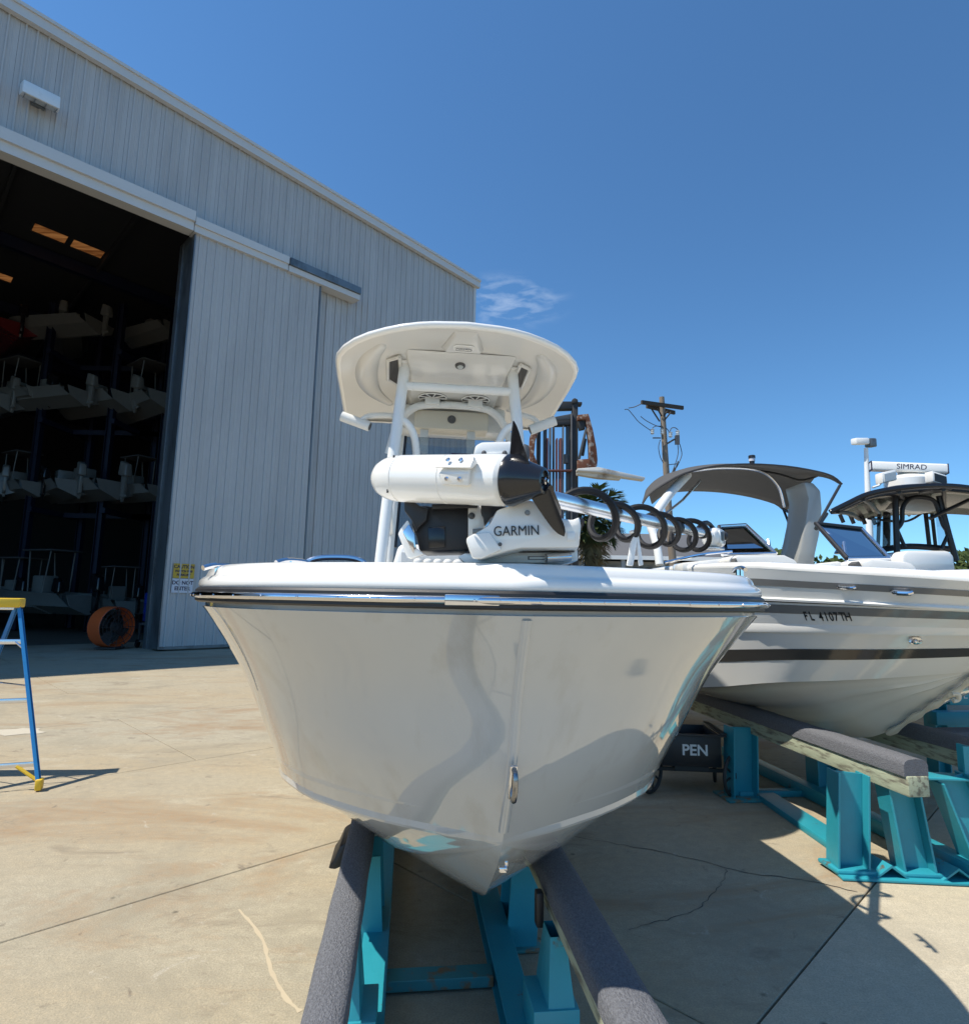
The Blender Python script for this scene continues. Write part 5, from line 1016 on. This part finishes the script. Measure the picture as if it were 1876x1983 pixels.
protos = [storage_boat(m_racked, m_racked, False), storage_boat(m_blackg, m_racked, True), storage_boat(m_blackg, m_redh, False)]
used = set(); random.seed(3)
ORD = ('first', 'second', 'third', 'fourth', 'fifth')
for lev, yb, xs, Ys in (('top', 652, (38, 118, 196, 345), 26.5), ('third', 792, (20, 92, 168, 256, 330), 25.6), ('second', 964, (6, 78, 150, 232, 318), 25.2), ('ground', 1188, (30, 102, 176, 262), 25.0)):
    for k, x in enumerate(xs):
        pi = 2 if (lev == 'top' and k == 0) else (1 if (lev == 'ground' or (k % 3 == 1 and lev != 'top')) else 0); Y = Ys+random.uniform(-.6, .9)
        p = at(x, yb+random.uniform(-6, 6), Y); z = p.z if lev != 'ground' else .7
        o = protos[pi] if pi not in used else copy_tree(protos[pi]); used.add(pi); hd = -.62+random.uniform(-.4, .4); sc_b = random.uniform(.62, .86)
        o.location = V((p.x, p.y, z))-Matrix.Rotation(hd, 4, 'Z') @ V((6.8*sc_b, 0, 0)); o.rotation_euler.z = hd; o.scale = (sc_b,)*3
        o['label'] = f"{('dimmed white boat with white outboard', 'dimmed white boat with black outboard and canopy', 'dark red boat with black outboard')[pi]}, {ORD[k]} from left on the {lev} level"
m_rack = mat('blue rack steel', (.007, .010, .030), .5, var=.2)
zlev = [at(150, 975, 25.5).z-.1, at(150, 800, 25.5).z-.1, at(150, 665, 25.5).z-.1]
for k, (x, lab) in enumerate(((88, 'dark blue rack frame behind the yellow ladder top, left one'), (225, 'dark blue rack frame carrying boats in the middle of the doorway'), (330, 'dark blue rack frame close to the galvanised door jamb'))):
    b = at(x, 1180, 27.5); b.z = 0; rt = thing('storage_rack', lab, 'rack', b, 'boat racks inside the building')
    for d in (-1.2, 1.2): part('rack_post', m_rack, rt, lambda m: m.hsec(b+V((d*.3, d, 0)), b+V((d*.3, d, 14.6)), V((1,0,0)), .26, .26, .02))
    for z in zlev: part('rack_beam', m_rack, rt, lambda m: (m.box(b+V((0, 0, z-.12)), (.2, 3.4, .22)), m.box(b+V((2.4, .4, z-.12)), (4.6, .16, .22))))
# drum fan and blue drum
fb = g0(212, 1258); fan = thing('drum_fan', 'orange drum fan on a stand just inside the doorway', 'fan', fb)
fax = V((.93, -.36, 0)).normalized(); fcx = fb+Z*.66
part('drum_shell', m_orange, fan, lambda m: m.rings([[fcx+fax*x+(V((fax.y,-fax.x,0))*math.cos(a)+Z*math.sin(a))*r for a in [2*math.pi*k/28 for k in range(28)]] for x, r in ((-.22,.56),(-.24,.59),(.22,.59),(.24,.57),(.22,.56),(-.22,.56))], False), smooth=True, ang=40)
def grl(m, x):
    o = fcx+fax*x; pr = V((fax.y,-fax.x,0))
    for r in (.12, .24, .36, .48, .58): m.tube([o+(pr*math.cos(a)+Z*math.sin(a))*r for a in [2*math.pi*k/24 for k in range(25)]], .008, 5)
    for k in range(12): a = 2*math.pi*k/12; m.tube([o, o+(pr*math.cos(a)+Z*math.sin(a))*.58], .008, 5)
part('guard_grille', m_iron, fan, lambda m: grl(m, -.25)); part('guard_grille', m_iron, fan, lambda m: grl(m, .25))
part('motor_hub', m_iron, fan, lambda m: m.lathe(fcx-fax*.2, fax, [(0,.12),(.3,.14),(.34,.05)], 16))
for k in range(4):
    a = k*math.pi/2+.4; pr = V((fax.y,-fax.x,0)); d = pr*math.cos(a)+Z*math.sin(a); n = fax.cross(d)
    part('fan_blade', m_iron, fan, lambda m: m.add([fcx+d*.1-n*.06-fax*.05, fcx+d*.1+n*.06+fax*.05, fcx+d*.52+n*.14+fax*.07, fcx+d*.52-n*.14-fax*.07], [(0,1,2,3)]), solid=.01)
part('fan_stand', m_iron, fan, lambda m: (m.box(fb+Z*.05, (.6, .5, .05)), m.tube([fb+V((.3,.1,.05)), fcx+V((.3,.1,-.5))], .025, 6)))
db = g0(268, 1256)+V((.1, .5, 0)); dr = thing('blue_drum', 'blue plastic drum on a grey wheeled dolly beside the door jamb', 'drum', db)
part('drum_body', m_drum, dr, lambda m: m.lathe(db+Z*.78, Z, [(0,.26),(.03,.29),(.28,.29),(.3,.305),(.33,.29),(.56,.29),(.58,.305),(.61,.29),(.86,.29),(.89,.27),(.9,.05)], 28), smooth=True, ang=40)
part('dolly_frame', m_steelg, dr, lambda m: (m.box(db+Z*.72, (.6, .5, .06)), m.box(db+Z*.2, (.6, .5, .06)), *[m.box(db+V((sx*.27, sy*.22, .45)), (.05, .05, .5)) for sx in (-1, 1) for sy in (-1, 1)]))
for sx in (-1, 1): part('wheel', m_black, dr, lambda m: m.lathe(db+V((sx*.28-.03, -.25, .13)), V((1,0,0)), [(0,.11),(.01,.13),(.05,.13),(.06,.11)], 20), smooth=True)
